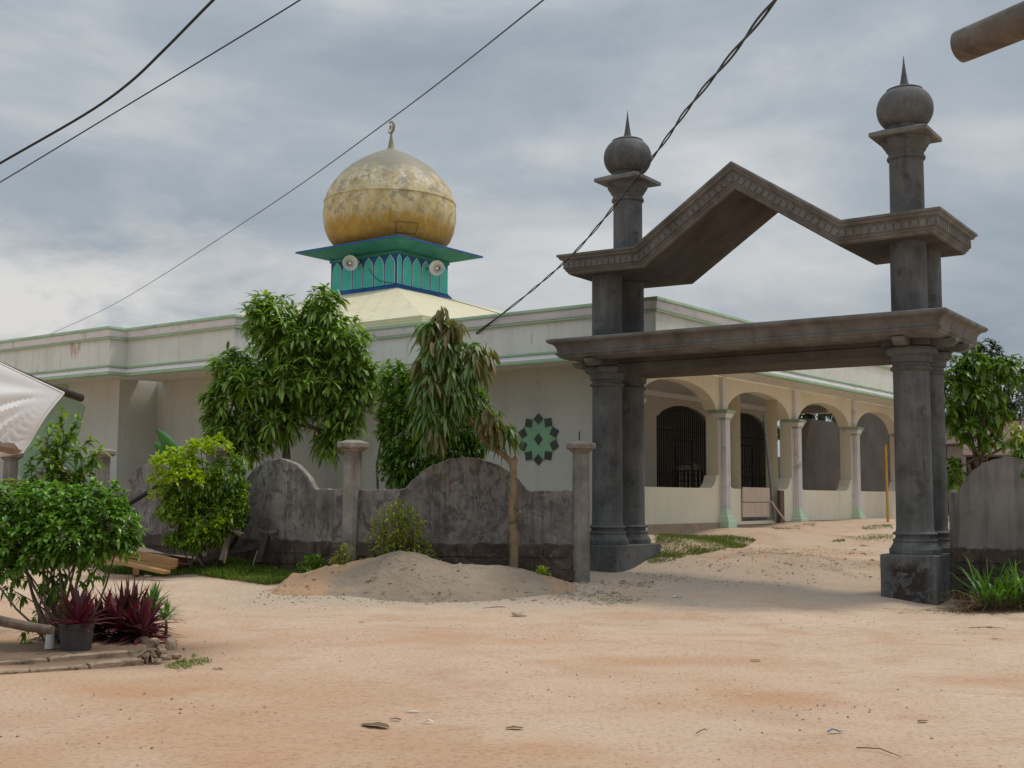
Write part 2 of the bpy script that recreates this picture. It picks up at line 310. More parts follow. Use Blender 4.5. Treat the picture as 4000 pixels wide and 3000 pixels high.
# ---------------------------------------------------------------- leaves
LEAF_F = [3, 3, 4, 4, 3, 3]
LEAF_I = np.array([0, 1, 2, 0, 2, 3, 1, 4, 5, 2, 2, 5, 6, 3, 4, 7, 5, 5, 7, 6])
def nrmz(a): return a/(np.linalg.norm(a, axis=-1, keepdims=True)+1e-9)
def leaves(base, d, L, Wd, droop, fold=.25, prof=(.85, .8), tp=(.35, .72), up=None):
    n = len(base); L = np.broadcast_to(L, (n,))[:, None]; Wd = np.broadcast_to(Wd, (n,))[:, None]; droop = np.broadcast_to(droop, (n,))[:, None]
    d = nrmz(d); z = np.array([0, 0, 1.])
    s = np.cross(d, z if up is None else up); bad = np.linalg.norm(s, axis=1) < .15; s[bad] = np.cross(d[bad], (1., 0, 0)); s = nrmz(s); nn = np.cross(s, d)
    V = np.zeros((n, 8, 3))
    sp = lambda t: base+d*L*t-z*droop*L*t*t
    V[:, 0] = base; V[:, 7] = sp(1.)
    for k, (t, w) in enumerate(zip(tp, prof)):
        c = sp(t); o = 1+3*k
        V[:, o+1] = c; V[:, o] = c+s*Wd*w*.5+nn*Wd*fold*w; V[:, o+2] = c-s*Wd*w*.5+nn*Wd*fold*w
    return V.reshape(-1, 3)
def leafmesh(name, V, m, parent=None, loc=None):
    n = len(V)//8
    me = bpy.data.meshes.new(name); me.vertices.add(len(V)); me.vertices.foreach_set('co', V.astype(np.float32).ravel())
    idx = (LEAF_I[None, :]+8*np.arange(n)[:, None]).ravel(); tot = np.tile(LEAF_F, n); st = np.concatenate([[0], np.cumsum(tot)[:-1]])
    me.loops.add(len(idx)); me.loops.foreach_set('vertex_index', idx.astype(np.int32))
    me.polygons.add(len(tot)); me.polygons.foreach_set('loop_start', st.astype(np.int32)); me.polygons.foreach_set('loop_total', tot.astype(np.int32))
    me.polygons.foreach_set('use_smooth', np.ones(len(tot), bool))
    me.materials.append(m); me.update(calc_edges=True); me.validate()
    return link(name, me, parent, loc)
def rdir(n, zb=0.):
    v = rng.normal(size=(n, 3)); v[:, 2] += zb; return nrmz(v)
def lobe_spots(lobes, dens, inner=.55):
    """lobes: (centre, radii) -> spots, outward normals; spots sit in the outer shell of each lobe and outside the deep inside of others"""
    S, Nn = [], []
    for c, r in lobes:
        c, r = np.array(c), np.array(r); n = max(4, int(dens*(r[0]*r[2]+r[0]*r[1]+r[1]*r[2])/3*4))
        d = rdir(n); k = rng.uniform(inner**2, 1, n)**.5*rng.uniform(.88, 1.1, n)
        p = c+d*r*k[:, None]; ok = np.ones(n, bool)
        for c2, r2 in lobes:
            if c2 is c or np.allclose(c2, c): continue
            ok &= (((p-np.array(c2))/np.array(r2))**2).sum(1) > .45
        S.append(p[ok]); Nn.append(nrmz(d/r)[ok])
    return np.concatenate(S), np.concatenate(Nn)
def whorls(S, Nn, k, L, Wd, droop, axis_up=.5, open_=(.35, 1.), lvar=.3, fold=.2, twig=.0):
    """k leaves round each spot's axis"""
    n = len(S); ax = nrmz(Nn+np.array([0, 0, axis_up])+rng.normal(size=(n, 3))*.25)
    B = np.repeat(S, k, 0); A = np.repeat(ax, k, 0)
    t = rdir(n*k); t = nrmz(t-A*(t*A).sum(1, keepdims=True)); o = rng.uniform(open_[0], open_[1], n*k)[:, None]
    d = A*(1-o)+t*o
    B = B-A*rng.uniform(0, .35, n*k)[:, None]*L*twig
    return leaves(B, d, L*rng.uniform(1-lvar, 1+lvar, n*k), Wd*rng.uniform(.8, 1.2, n*k), np.broadcast_to(droop, n*k)*rng.uniform(.6, 1.4, n*k), fold)
def lobe(u, v, Y, ru, rv, rd=None):
    c = at(u, v, Y); s = Y/F
    return (c, np.array([ru*s, (rd if rd is not None else ru)*s, rv*s]))
def limb(mb, a, b, r0, r1, bend=.12, n=6, sides=7):
    a, b = np.array(a, float), np.array(b, float); L = np.linalg.norm(b-a); off = rng.normal(size=3)*bend*L
    pts = [a+(b-a)*t+off*math.sin(math.pi*t)*(1-.3*t) for t in np.linspace(0, 1, n)]
    mb.tube(pts, list(np.linspace(r0, r1, n)), sides); return pts

exec_parts = []
def wl(root): return tuple(-x for x in root.location)      # children of unrotated things are written in world coordinates
def top(o, root_loc):                                       # single-mesh thing written in world coordinates: move its origin to its base
    o.data.transform(Matrix.Translation(-Vector(root_loc))); o.location = root_loc; return o

# ================================================================ camera, light, sky
cam = bpy.data.cameras.new('camera'); co = bpy.data.objects.new('camera', cam); COL.objects.link(co)
cam.sensor_width = 36; cam.lens = F/4000*36; cam.clip_end = 3000; cam.clip_start = .05
mw = Matrix.Identity(4)
for i in range(3): mw[i][0], mw[i][1], mw[i][2], mw[i][3] = RV[i], UV[i], -FV[i], CAM[i]
co.matrix_world = mw; SC.camera = co
SUN_EL, SUN_DIR = R(62), np.array([.90, .44])
sl = bpy.data.lights.new('sun', 'SUN'); so = bpy.data.objects.new('sun', sl); COL.objects.link(so)
sl.energy = 1.5; sl.angle = R(9); sl.color = (1, .93, .82)
sd = Vector((SUN_DIR[0]*math.cos(SUN_EL), SUN_DIR[1]*math.cos(SUN_EL), math.sin(SUN_EL)))
so.rotation_euler = sd.to_track_quat('Z', 'Y').to_euler(); so.location = (20, 15, 40)
w = bpy.data.worlds.new('World'); SC.world = w; w.use_nodes = True
n, l = w.node_tree.nodes, w.node_tree.links
bg = n['Background']; out = n['World Output']
sky = n.new('ShaderNodeTexSky'); sky.sky_type = 'NISHITA'; sky.sun_disc = False; sky.sun_elevation = SUN_EL
sky.sun_rotation = math.atan2(SUN_DIR[0], SUN_DIR[1]); sky.dust_density = 4.; sky.air_density = 1.2
l.new(sky.outputs[0], bg.inputs[0]); bg.inputs[1].default_value = .10
tc = n.new('ShaderNodeTexCoord').outputs['Generated']
sep = n.new('ShaderNodeSeparateXYZ'); l.new(tc, sep.inputs[0])
def mth(op, a, b=None, clamp=False):
    k = n.new('ShaderNodeMath'); k.operation = op; k.use_clamp = clamp
    for i, v in enumerate((a, b)):
        if v is None: continue
        if isinstance(v, (int, float)): k.inputs[i].default_value = v
        else: l.new(v, k.inputs[i])
    return k.outputs[0]
# cloud deck: direction projected on a flat layer, so bands flatten towards the horizon
zc = mth('ADD', mth('MAXIMUM', sep.outputs[2], 0.), .22)
cx = mth('DIVIDE', sep.outputs[0], zc); cy = mth('DIVIDE', sep.outputs[1], zc)
cmb = n.new('ShaderNodeCombineXYZ'); l.new(cx, cmb.inputs[0]); l.new(cy, cmb.inputs[1])
N1 = noise(n, l, mapping(n, l, tc, (1.5, 1.5, 3.9), (4.3, 1.9, 2.)), 1.5, 7, .52, .35)
N2 = noise(n, l, mapping(n, l, tc, (2.2, 2.2, 5.2), (1.3, 7.2, 4.)), 2.6, 8, .58, .5)
sm = mth('ADD', mth('MULTIPLY', N1.outputs[0], .76), mth('MULTIPLY', N2.outputs[0], .24))
cr = ramp(n, [(.36, (.24, .295, .35)), (.46, (.30, .35, .40)), (.545, (.38, .42, .46)), (.61, (.49, .515, .535)), (.69, (.62, .63, .64))])
l.new(sm, cr.inputs[0])
# a paler, warmer bank of cloud low on the left
hz = ramp(n, [(0., 1), (.16, 1.), (.27, 0)]); l.new(sep.outputs[2], hz.inputs[0])
lx = ramp(n, [(.34, 1), (.54, .12)]); l.new(mth('MULTIPLY_ADD', sep.outputs[0], .5), lx.inputs[0])
lxm = n.new('ShaderNodeMath'); lxm.operation = 'MULTIPLY_ADD'; lxm.inputs[1].default_value = .5; lxm.inputs[2].default_value = .5
l.new(sep.outputs[0], lxm.inputs[0]); l.new(lxm.outputs[0], lx.inputs[0])
wisp = ramp(n, [(.40, .1), (.62, 1)]); l.new(N2.outputs[0], wisp.inputs[0])
wf = mth('MULTIPLY', mth('MULTIPLY', hz.outputs[0], lx.outputs[0]), mth('MULTIPLY', wisp.outputs[0], .95))
cc = mixc(n, l, wf, cr.outputs[0], (.70, .685, .665))
# the deck is brighter overhead, where the hidden sun stands
zb = ramp(n, [(0., .92), (.38, 1.), (.62, 1.8), (1., 2.7)]); l.new(sep.outputs[2], zb.inputs[0])
cc = mixc(n, l, 1., cc, zb.outputs[0], 'MULTIPLY')
bg2 = n.new('ShaderNodeBackground'); l.new(cc, bg2.inputs[0]); bg2.inputs[1].default_value = 1.
mx_ = n.new('ShaderNodeMixShader'); mx_.inputs[0].default_value = .93
l.new(bg.outputs[0], mx_.inputs[1]); l.new(bg2.outputs[0], mx_.inputs[2]); l.new(mx_.outputs[0], out.inputs[0])
SC.view_settings.view_transform = 'Standard'; SC.view_settings.look = 'None'; SC.view_settings.exposure = .17; SC.view_settings.gamma = 1
SC.render.engine = 'CYCLES'
SC.cycles.max_bounces = 7; SC.cycles.diffuse_bounces = 4; SC.cycles.transmission_bounces = 3; SC.cycles.use_denoising = True

# ================================================================ ground
def axis(f0, f1, step, lo, hi, g=1.28):
    a = list(np.arange(f0, f1+1e-6, step)); s = step; x = f1
    while x < hi: s *= g; x += s; a.append(x)
    s = step; x = f0
    while x > lo: s *= g; x -= s; a.insert(0, x)
    return np.array(a)
xs, ys = axis(-9, 10, .11, -900, 900), axis(4.5, 25, .11, -400, 1500)
XX, YY = np.meshgrid(xs, ys); ZZ = H(XX, YY)
near = np.exp(-((np.maximum(0, np.abs(XX)-11)/6)**2+(np.maximum(0, np.abs(YY-15)-13)/8)**2))
ZZ = ZZ + near*(vnoise(XX, YY, 1.1, 3)*.018 + vnoise(XX, YY, 4.5, 5)*.010 + vnoise(XX, YY, 14, 6)*.005)
# churned earth inside the gateway
gl_x = (XX-G0[0])*GX[0]+(YY-G0[1])*GX[1]; gl_y = (XX-G0[0])*GY[0]+(YY-G0[1])*GY[1]
churn = np.exp(-((gl_x+3)/3.2)**4-((gl_y-2.2)/1.7)**4)
ZZ = ZZ+churn*(vnoise(XX, YY, 9, 11)*.035+vnoise(XX, YY, 21, 12)*.018)
# shallow wheel ruts running along the lane
for off, ph in ((7.2, .4), (8.7, .4), (11.6, 1.3), (13.1, 1.3), (14.6, 2.2)):
    yy = off+.05*XX-.9*np.exp(-((XX+3.5)/3.2)**2)*(off < 10)+.3*np.sin(XX*.3+ph); ZZ = ZZ-.012*np.exp(-((YY-yy)/.13)**2)*near*(.6+.6*vnoise(XX, YY, .9, 9))+.007*np.exp(-((YY-yy-.24)/.11)**2)*near
nx, ny = len(xs), len(ys)
V = np.stack([XX, YY, ZZ], -1).reshape(-1, 3)
ii = (np.arange(ny-1)[:, None]*nx+np.arange(nx-1)[None, :]).ravel()
Q = np.stack([ii, ii+1, ii+nx+1, ii+nx], 1)
me = bpy.data.meshes.new('ground'); me.from_pydata(V.tolist(), [], Q.tolist()); me.polygons.foreach_set('use_smooth', np.ones(len(Q), bool))
# soil zones: R = grey building sand spread, G = orange earth, B = darker soil, in the bed and other patches
def zone():
    x, y = XX, YY
    nz = vnoise(x, y, 1.3, 21)+.6*vnoise(x, y, 4, 22)
    grey = np.exp(-((x+1.2)/3.0)**4-((y-17.3)/1.35)**4)
    grey = np.maximum(grey, .75*np.exp(-((gl_x+3)/3.6)**4-((gl_y-.2)/1.5)**4))
    grey = np.maximum(grey, .55*np.exp(-((x-1.6)/2.)**4-((y-17.6)/1.5)**4))
    orange = np.clip(.72-.085*(x+3)-.03*(y-9), 0, 1)*np.clip((17.5-y)/4, 0, 1)
    orange = orange*(.75+.9*vnoise(x, y, .9, 23))
    for bx_, by_, ra, rb_, am in ((1.9, 9.3, 1.1, .45, .9), (1.5, 11.3, 1.3, .4, .7), (-2.9, 9.4, 1.0, .5, 1.), (4.2, 10.1, .9, .5, .6), (.2, 7.3, 1.4, .4, .6), (-1.2, 12.6, .8, .35, .5), (-3.4, 12.0, 1.2, .5, .5), (.6, 13.6, .7, .3, .5)):
        orange = np.maximum(orange, am*np.exp(-(((x-bx_)/ra)**2+((y-by_)/rb_)**2))*(1+.5*nz))
    for off, ph in ((7.2, .4), (8.7, .4), (11.6, 1.3), (13.1, 1.3)):        # packed wheel tracks
        yy = off+.05*x-.9*np.exp(-((x+3.5)/3.2)**2)*(off < 10)+.3*np.sin(x*.3+ph); orange = np.maximum(orange, .55*np.exp(-((y-yy)/.12)**2)*np.clip(.5+vnoise(x, y, .8, 24)*1.6, 0, 1))
    bed = .9*np.exp(-((x+5.0)/2.1)**6-((y-11.55)/.95)**6)
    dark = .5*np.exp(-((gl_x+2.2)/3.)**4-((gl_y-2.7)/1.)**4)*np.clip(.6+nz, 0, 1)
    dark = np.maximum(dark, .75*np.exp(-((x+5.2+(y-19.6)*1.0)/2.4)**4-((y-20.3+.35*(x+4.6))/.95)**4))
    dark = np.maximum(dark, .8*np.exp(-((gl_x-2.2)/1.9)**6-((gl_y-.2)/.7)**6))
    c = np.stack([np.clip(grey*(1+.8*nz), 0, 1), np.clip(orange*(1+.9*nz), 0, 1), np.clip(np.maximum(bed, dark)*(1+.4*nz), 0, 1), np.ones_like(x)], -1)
    return c.reshape(-1, 4)
ca = me.color_attributes.new('zone', 'FLOAT_COLOR', 'POINT'); ca.data.foreach_set('color', zone().astype(np.float32).ravel())
m, n, l, b = mat('dry sandy earth'); MT['ground'] = m
tcn = n.new('ShaderNodeTexCoord').outputs['Object']
a = n.new('ShaderNodeAttribute'); a.attribute_name = 'zone'; sp_ = n.new('ShaderNodeSeparateColor'); l.new(a.outputs['Color'], sp_.inputs[0])
NA = noise(n, l, mapping(n, l, tcn, (1., 1.0, 1)), .85, 11, .68, .6)
NB = noise(n, l, mapping(n, l, tcn, (1., 1.25, 1), (5, 2, 0)), .7, 9, .62, .7)
NC = noise(n, l, tcn, 26, 5, .7)
r1 = ramp(n, [(.30, (.47, .325, .225)), (.46, (.545, .395, .28)), (.60, (.58, .435, .32)), (.74, (.61, .48, .37))]); l.new(NA.outputs[0], r1.inputs[0])
rB = ramp(n, [(.52, 0), (.66, .85)]); l.new(NB.outputs[0], rB.inputs[0])
c = mixc(n, l, rB.outputs[0], r1.outputs[0], (.49, .315, .20))
c = mixc(n, l, sp_.outputs[1], c, (.485, .285, .165))
c = mixc(n, l, sp_.outputs[0], c, (.46, .365, .275))
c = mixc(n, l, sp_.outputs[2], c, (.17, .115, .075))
rC = ramp(n, [(.36, .74), (.48, 1.), (.66, 1.06)]); l.new(NC.outputs[0], rC.inputs[0])
c = mixc(n, l, 1., c, rC.outputs[0], 'MULTIPLY')
vor = n.new('ShaderNodeTexVoronoi'); vor.inputs['Scale'].default_value = 9; l.new(mapping(n, l, tcn, (.8, 1, 1)), vor.inputs['Vector'])
rv = ramp(n, [(.05, 1), (.10, 0)]); l.new(vor.outputs['Distance'], rv.inputs[0])
gate_ = ramp(n, [(.55, 0), (.62, 1)]); l.new(NB.outputs[0], gate_.inputs[0])
mm = n.new('ShaderNodeMath'); mm.operation = 'MULTIPLY'; l.new(rv.outputs[0], mm.inputs[0]); l.new(gate_.outputs[0], mm.inputs[1])
c = mixc(n, l, mm.outputs[0], c, (.2, .145, .1))
l.new(c, b.inputs['Base Color']); b.inputs['Roughness'].default_value = .95; b.inputs['Specular IOR Level'].default_value = .15
bn = noise(n, l, mapping(n, l, tcn, (.9, 1, 1)), 10, 10, .78); bump(n, l, b, bn.outputs[0], .6, .035)
me.materials.append(m); g = link('ground', me); tag(g, 'bare sandy earth of the lane and yard', kind='structure')
_gh = {}
# ================================================================ gateway
gate = empty('gateway', tuple(G0), 'dark grey cement gateway with paired columns, long beam and peaked roof', 'gateway', AG)
def col_prof(z0):
    return [(.365, z0), (.372, z0+.03), (.368, z0+.082), (.35, z0+.09), (.346, z0+.105), (.318, z0+.15), (.308, z0+.185), (.318, z0+.19), (.32, z0+.21), (.31, z0+.225), (.282, z0+.232), (.278, z0+.275),
            (.308, z0+.283), (.32, z0+.30), (.308, z0+.32), (.278, z0+.328), (.270, z0+.36), (.266, z0+.40), (.263, 2.0), (.259, 3.41), (.29, 3.42), (.303, 3.445), (.29, 3.468), (.266, 3.475), (.263, 3.525),
            (.296, 3.532), (.302, 3.565), (.306, 3.615), (.318, 3.63), (.36, 3.645), (.382, 3.68), (.386, 3.71), (.374, 3.745), (.34, 3.764), (.30, 3.772)]
for x0 in (-6.02, -.81):
    MB().box(x0, 0, -.45, x0+.81, 1.6, .705, bev=.018).build('plinth', MT['gate'] if x0 < -3 else MT['gate_worn'], gate)
    for yc in (.4, 1.2):
        MB().lathe(col_prof(.703), x0+.405, yc, 40).build('column', MT['gate'], gate)
        MB().lathe([(.264, 4.19), (.264, 5.42)], x0+.405, yc, 36).build('upper_column', MT['gate'], gate)
def rect(x0, x1, y0, y1, d, z): return [(x0+d, y0+d, z), (x1-d, y0+d, z), (x1-d, y1-d, z), (x0+d, y1-d, z)]
bx = MB()
pr = [(.10, 4.215), (.02, 4.21), (0, 4.195), (0, 4.165), (.02, 4.14), (.05, 4.13), (.085, 4.115), (.115, 4.085), (.135, 4.04), (.145, 3.985), (.125, 3.972), (.115, 3.955), (.13, 3.935), (.15, 3.925), (.165, 3.895), (.22, 3.875), (.26, 3.862)]
bx.rings([rect(-6.36, .34, -.42, 2.05, d, z) for d, z in reversed(pr)], 0, False)
bx.build('beam_cornice', MT['gate_pale'], gate)
bx = MB(); bx.rings([rect(-5.72, -.3, .2, 1.4, d, z) for d, z in [(.03, 3.63), (.0, 3.64), (.0, 3.735), (-.025, 3.745), (-.025, 3.775), (.01, 3.79), (.01, 3.865)]])
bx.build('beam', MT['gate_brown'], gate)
for x0 in (-5.93, -.75): MB().box(x0, .1, 3.768, x0+.68, 1.5, 3.866).build('capital_block', MT['gate_brown'], gate)
def bracket(cx, cy, dx, dy):
    s = [(0, 3.862), (.34, 3.862), (.345, 3.835), (.33, 3.80), (.28, 3.765), (.2, 3.745), (.12, 3.752), (.05, 3.768), (0, 3.77)]
    T = lambda a, z, d: (cx+dx*a-dy*d, cy+dy*a+dx*d, z)
    MB().prism(s, T, -.085, .085).build('bracket', MT['gate_pale'], gate)
for xc in (-5.615, -.405):
    bracket(xc, .1, 0, -1); bracket(xc, 1.5, 0, 1)
for yc in (.4, 1.2):
    bracket(-.07, yc, 1, 0); bracket(-5.93, yc, -1, 0)
# the peaked roof slab: rings follow the bent outline, each level lower and drawn in
TH = math.atan2(1.17, 1.76); TM = math.tan(TH/2)
def roofring(d, t):
    X = [(-6.26+d, 5.70-t), (-4.74+TM*t, 5.685-t), (-2.98, 6.86-t/math.cos(TH)), (-1.22-TM*t, 5.685-t), (.25-d, 5.70-t)]
    return [(x, -.25+d, z) for x, z in X]+[(x, 1.95-d, z) for x, z in reversed(X)]
rp = [(.06, -.012), (0, 0), (0, .035), (.03, .055), (.045, .09), (.085, .10), (.09, .125), (.095, .245), (.115, .255), (.115, .28), (.14, .295), (.15, .325), (.175, .335), (.175, .345)]
rf = MB(); rs = [roofring(d, t) for d, t in rp]
vs = [p for r_ in rs for p in r_]; nn_ = 10
fs = [(k*nn_+i, k*nn_+(i+1) % nn_, (k+1)*nn_+(i+1) % nn_, (k+1)*nn_+i) for k in range(len(rs)-1) for i in range(nn_)]
rf.add(vs, fs, 0)
k0 = (len(rs)-1)*nn_
rf.add(rs[0], [(i, i+1, 8-i, 9-i) for i in range(4)], 0)
# raised square dentils along the fascia
def dent(a, b, out):
    a, b = np.array(a), np.array(b); L = np.linalg.norm(b-a); cnt = int(round(L/.118)); e = (b-a)/L; o = np.array(out); up = np.cross(o, e); up = up if up[2] > 0 else -up
    for i in range(cnt):
        c0 = a+e*L*((i+.14)/cnt); c1 = a+e*L*((i+.86)/cnt); hh = .052
        vs = [c0-up*hh, c1-up*hh, c1+up*hh, c0+up*hh]
        rf.add(vs+[v+o*.016 for v in vs], [(0, 1, 5, 4), (1, 2, 6, 5), (2, 3, 7, 6), (3, 0, 4, 7), (4, 5, 6, 7)], 0)
rr = roofring(.093, .185)
for i in range(4): dent(rr[i], rr[i+1], (0, -1, 0))
for i in range(5, 9): dent(rr[i], rr[i+1], (0, 1, 0))
dent(rr[4], rr[5], (1, 0, 0)); dent(rr[9], rr[0], (-1, 0, 0))
rf.build('peaked_roof', MT['gate_pale'], gate)
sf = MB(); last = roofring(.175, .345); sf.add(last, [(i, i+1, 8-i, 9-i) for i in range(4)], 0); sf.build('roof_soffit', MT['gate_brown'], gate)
for px, py in ((-5.2, .4), (-.4, .4)):
    p = MB(); p.lathe([(.252, 5.6), (.25, 6.62), (.274, 6.626), (.284, 6.65), (.274, 6.678), (.256, 6.685), (.262, 6.74), (.29, 6.77), (.30, 6.80), (.315, 6.815), (.345, 6.86), (.352, 6.90), (.37, 6.92), (.37, 6.95)], px, py, 36)
    root = p.build('finial_pillar', MT['gate'], gate)
    q = MB(); hh = .43
    q.rings([[(px-s, py-s, z), (px+s, py-s, z), (px+s, py+s, z), (px-s, py+s, z)] for s, z in ((hh-.03, 6.945), (hh, 6.955), (hh, 7.01), (hh-.02, 7.02), (.24, 7.09), (.1, 7.09))])
    q.build('cap_plate', MT['gate_pale'], root)
    ball = [(.24, 7.07), (.27, 7.09)]+[(.418*math.cos(a_)**.84, 7.415+.352*math.sin(a_)) for a_ in np.linspace(-.93, .98, 20)]
    MB().lathe(ball+[(.2, 7.715)], px, py, 40).build('ball', MT['gate'], root)
    MB().lathe([(.2, 7.69), (.262, 7.70), (.272, 7.712), (.268, 7.722), (.2, 7.752), (.1, 7.775), (.072, 7.80), (.055, 7.86), (.034, 8.0), (.014, 8.15), (.004, 8.26)], px, py, 28).build('spike', MT['gate'], root)

# ================================================================ mosque
mq = empty('mosque', tuple(P1), 'low white mosque with green trimmed parapet, arched veranda and weathered gold dome', 'mosque', AM)
# outer walls (path walks so that outward is on the right)
wall = MB()
wall.sweep([(-30, 12), (-30, -6.95), (-11.95, -6.95), (-11.95, -5.9), (-8.3, -5.9), (-8.3, -3.5), (-3, -3.5)], [(0, .3), (0, 4.2), (-.2, 4.2), (-.2, .3)])
wall.sweep([(-8, 8.8), (-8, 12), (-30, 12)], [(0, .3), (0, 4.2), (-.2, 4.2), (-.2, .3)])
wall.sweep([(-3, -3.5), (-.2, -3.5)], [(0, .3), (0, 4.2), (-.3, 4.2), (-.3, .3)])
wall.build('wall', MT['plaster'], mq)
def holed(y0, y1, z0, z1, x, th, ops, mi=0):
    """wall slab in the plane x (outer face) of thickness th, with openings (ya, yb, bottom(y), top(y))"""
    b = MB(); ys_ = {y0, y1}
    for ya, yb, fb, ft in ops: ys_ |= set(np.round(np.linspace(ya, yb, 41), 5))
    ys_ = sorted(ys_)
    def quad(a, za, zb, c, zc_, zd):
        for xx, fl in ((x, 0), (x-th, 1)): b.add([(xx, a, za), (xx, c, zc_), (xx, c, zd), (xx, a, zb)], [(0, 1, 2, 3)])
    for a, c in zip(ys_[:-1], ys_[1:]):
        op = next((o for o in ops if o[0]-1e-6 <= a and c <= o[1]+1e-6), None)
        if op is None: quad(a, z0, z1, c, z0, z1); continue
        e = 1e-5; fb, ft = op[2], op[3]
        ba, bc, ta, tc_ = fb(a+e), fb(c-e), ft(a+e), ft(c-e)
        if max(ba, bc) > z0+.001:
            quad(a, z0, ba, c, z0, bc); b.add([(x, a, ba), (x-th, a, ba), (x-th, c, bc), (x, c, bc)], [(0, 1, 2, 3)])
        if min(ta, tc_) < z1-.001:
            quad(a, ta, z1, c, tc_, z1); b.add([(x, a, ta), (x-th, a, ta), (x-th, c, tc_), (x, c, tc_)], [(0, 1, 2, 3)])
    for ya, yb, fb, ft in ops:
        for y_, e in ((ya, 1e-5), (yb, -1e-5)):
            b.add([(x, y_, max(z0, fb(y_+e))), (x-th, y_, max(z0, fb(y_+e))), (x-th, y_, ft(y_+e)), (x, y_, ft(y_+e))], [(0, 1, 2, 3)])
    b.add([(x, y0, z0), (x-th, y0, z0), (x-th, y0, z1), (x, y0, z1)], [(0, 1, 2, 3)]); b.add([(x, y1, z0), (x-th, y1, z0), (x-th, y1, z1), (x, y1, z1)], [(0, 1, 2, 3)])
    return b
BAY, PY0 = 3.77, .1
pil = [PY0+BAY*k for k in range(-1, 4)]
ops = []
for k in range(4):
    yc = pil[k]+BAY/2
    def fb(y, yc=yc):
        d = abs(y-yc)
        if d > 1.62: return 2.0
        if d < 1.30: return 1.72
        return 1.72+.28*(1-math.sqrt(max(0, 1-((d-1.30)/.32)**2)))
    def ft(y, yc=yc):
        d = abs(y-yc)/1.62
        return 3.42 if d >= 1 else 3.42+.52*(1-d**2.3)**.6
    if k == 1:
        ops += [(yc-1.735, yc-.98, fb, ft), (yc-.98, yc+.95, lambda y: 1.0, ft), (yc+.95, yc+1.735, fb, ft)]
    else: ops.append((yc-1.735, yc+1.735, fb, ft))
aw = holed(-3.5, 11.58, .93, 4.15, -.2, .3, ops)
aw.build('arcade_wall', MT['plaster_arc'], mq)
# internal jamb faces of the doorway bay meet openings side by side, hence one footing strip only
MB().box(-.48, -3.48, .3, -.215, 11.56, .928).box(-.214, -3.2, .3, -.17, .0, .985).box(-.214, 3.0, .3, -.18, 11.56, .975).build('footing', MT['footing'], mq)
for k, y in enumerate(pil):
    s = MB(); s.box(-.33, y-.105, 1.2, -.05, y+.105, 3.27)
    for fx in (-.06, 0, .06): s.box(-.052, y+fx-.014, 1.25, -.04, y+fx+.014, 3.24)      # flutes stand proud of the shaft
    for fx in (-.27, -.19, -.11): s.box(fx-.02, y-.117, 1.25, fx+.02, y-.104, 3.24)
    s.box(-.24, y-.07, 3.43, -.12, y+.07, 4.14)
    p = s.build('pillar', MT['moulding'], mq)
    q = MB(); qq = lambda h, z: [(-.19-h, y-h*.92, z), (-.19+h, y-h*.92, z), (-.19+h, y+h*.92, z), (-.19-h, y+h*.92, z)]
    q.rings([qq(h, z) for h, z in ((.148, 3.2), (.152, 3.215), (.16, 3.245))], 1)
    q.rings([qq(h, z) for h, z in ((.162, 3.246), (.17, 3.27), (.19, 3.315), (.20, 3.34))], 0)
    q.rings([qq(h, z) for h, z in ((.21, 3.341), (.225, 3.36), (.228, 3.405), (.21, 3.42))], 1)
    q.build('capital', [MT['moulding'], MT['green']], p)
    q = MB(); q2 = lambda h, z: [(-.25, y-h, z), (-.05+(h-.105), y-h, z), (-.05+(h-.105), y+h, z), (-.25, y+h, z)]
    q.rings([q2(h, z) for h, z in ((.20, .62), (.20, 1.03), (.185, 1.05))], 0); q.rings([q2(h, z) for h, z in ((.172, 1.045), (.168, 1.10), (.145, 1.14), (.115, 1.25), (.108, 1.30))], 0)
    q.build('pedestal', [MT['green_pale']], p)
# hall front behind the veranda with two arched grilles, then a passage and a bare wall
def gt(ya, yb, zs, zp): return lambda y: zs+(zp-zs)*max(0, 1-(abs(y-(ya+yb)/2)/((yb-ya)/2*.92))**2.)**.7
def g0(y): return .98
hw = holed(-3.2, 8.8, .4, 4.15, -3., .2, [(2.1, 4.86, g0, gt(2.1, 4.86, 3.52, 3.84)), (5.7, 8.34, g0, gt(5.7, 8.34, 3.52, 3.87))])
hw.build('veranda_wall', MT['inner'], mq)
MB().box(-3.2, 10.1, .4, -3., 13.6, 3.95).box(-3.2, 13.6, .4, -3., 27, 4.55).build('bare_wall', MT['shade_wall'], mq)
MB().box(-12, -3.2, .5, -.5, 11.5, .95).build('floor_slab', MT['floor'], mq)
cl = MB(); cl.box(-3.35, -3.3, 4.1, -.52, 9.0, 4.14).box(-2.98, 9.0, 4.1, -.52, 11.5, 4.14); cl.box(-3., -3.2, 3.98, -2.9, 8.8, 4.1)
cl.build('ceiling', MT['white'], mq)
MB().box(-29.8, -3.3, 4.12, -3.36, 11.8, 4.19).build('hall_ceiling', MT['inner'], mq)
MB().box(-3.62, 8.3, 3.9, -1.2, 8.5, 4.1).build('veranda_beam', MT['inner'], mq)
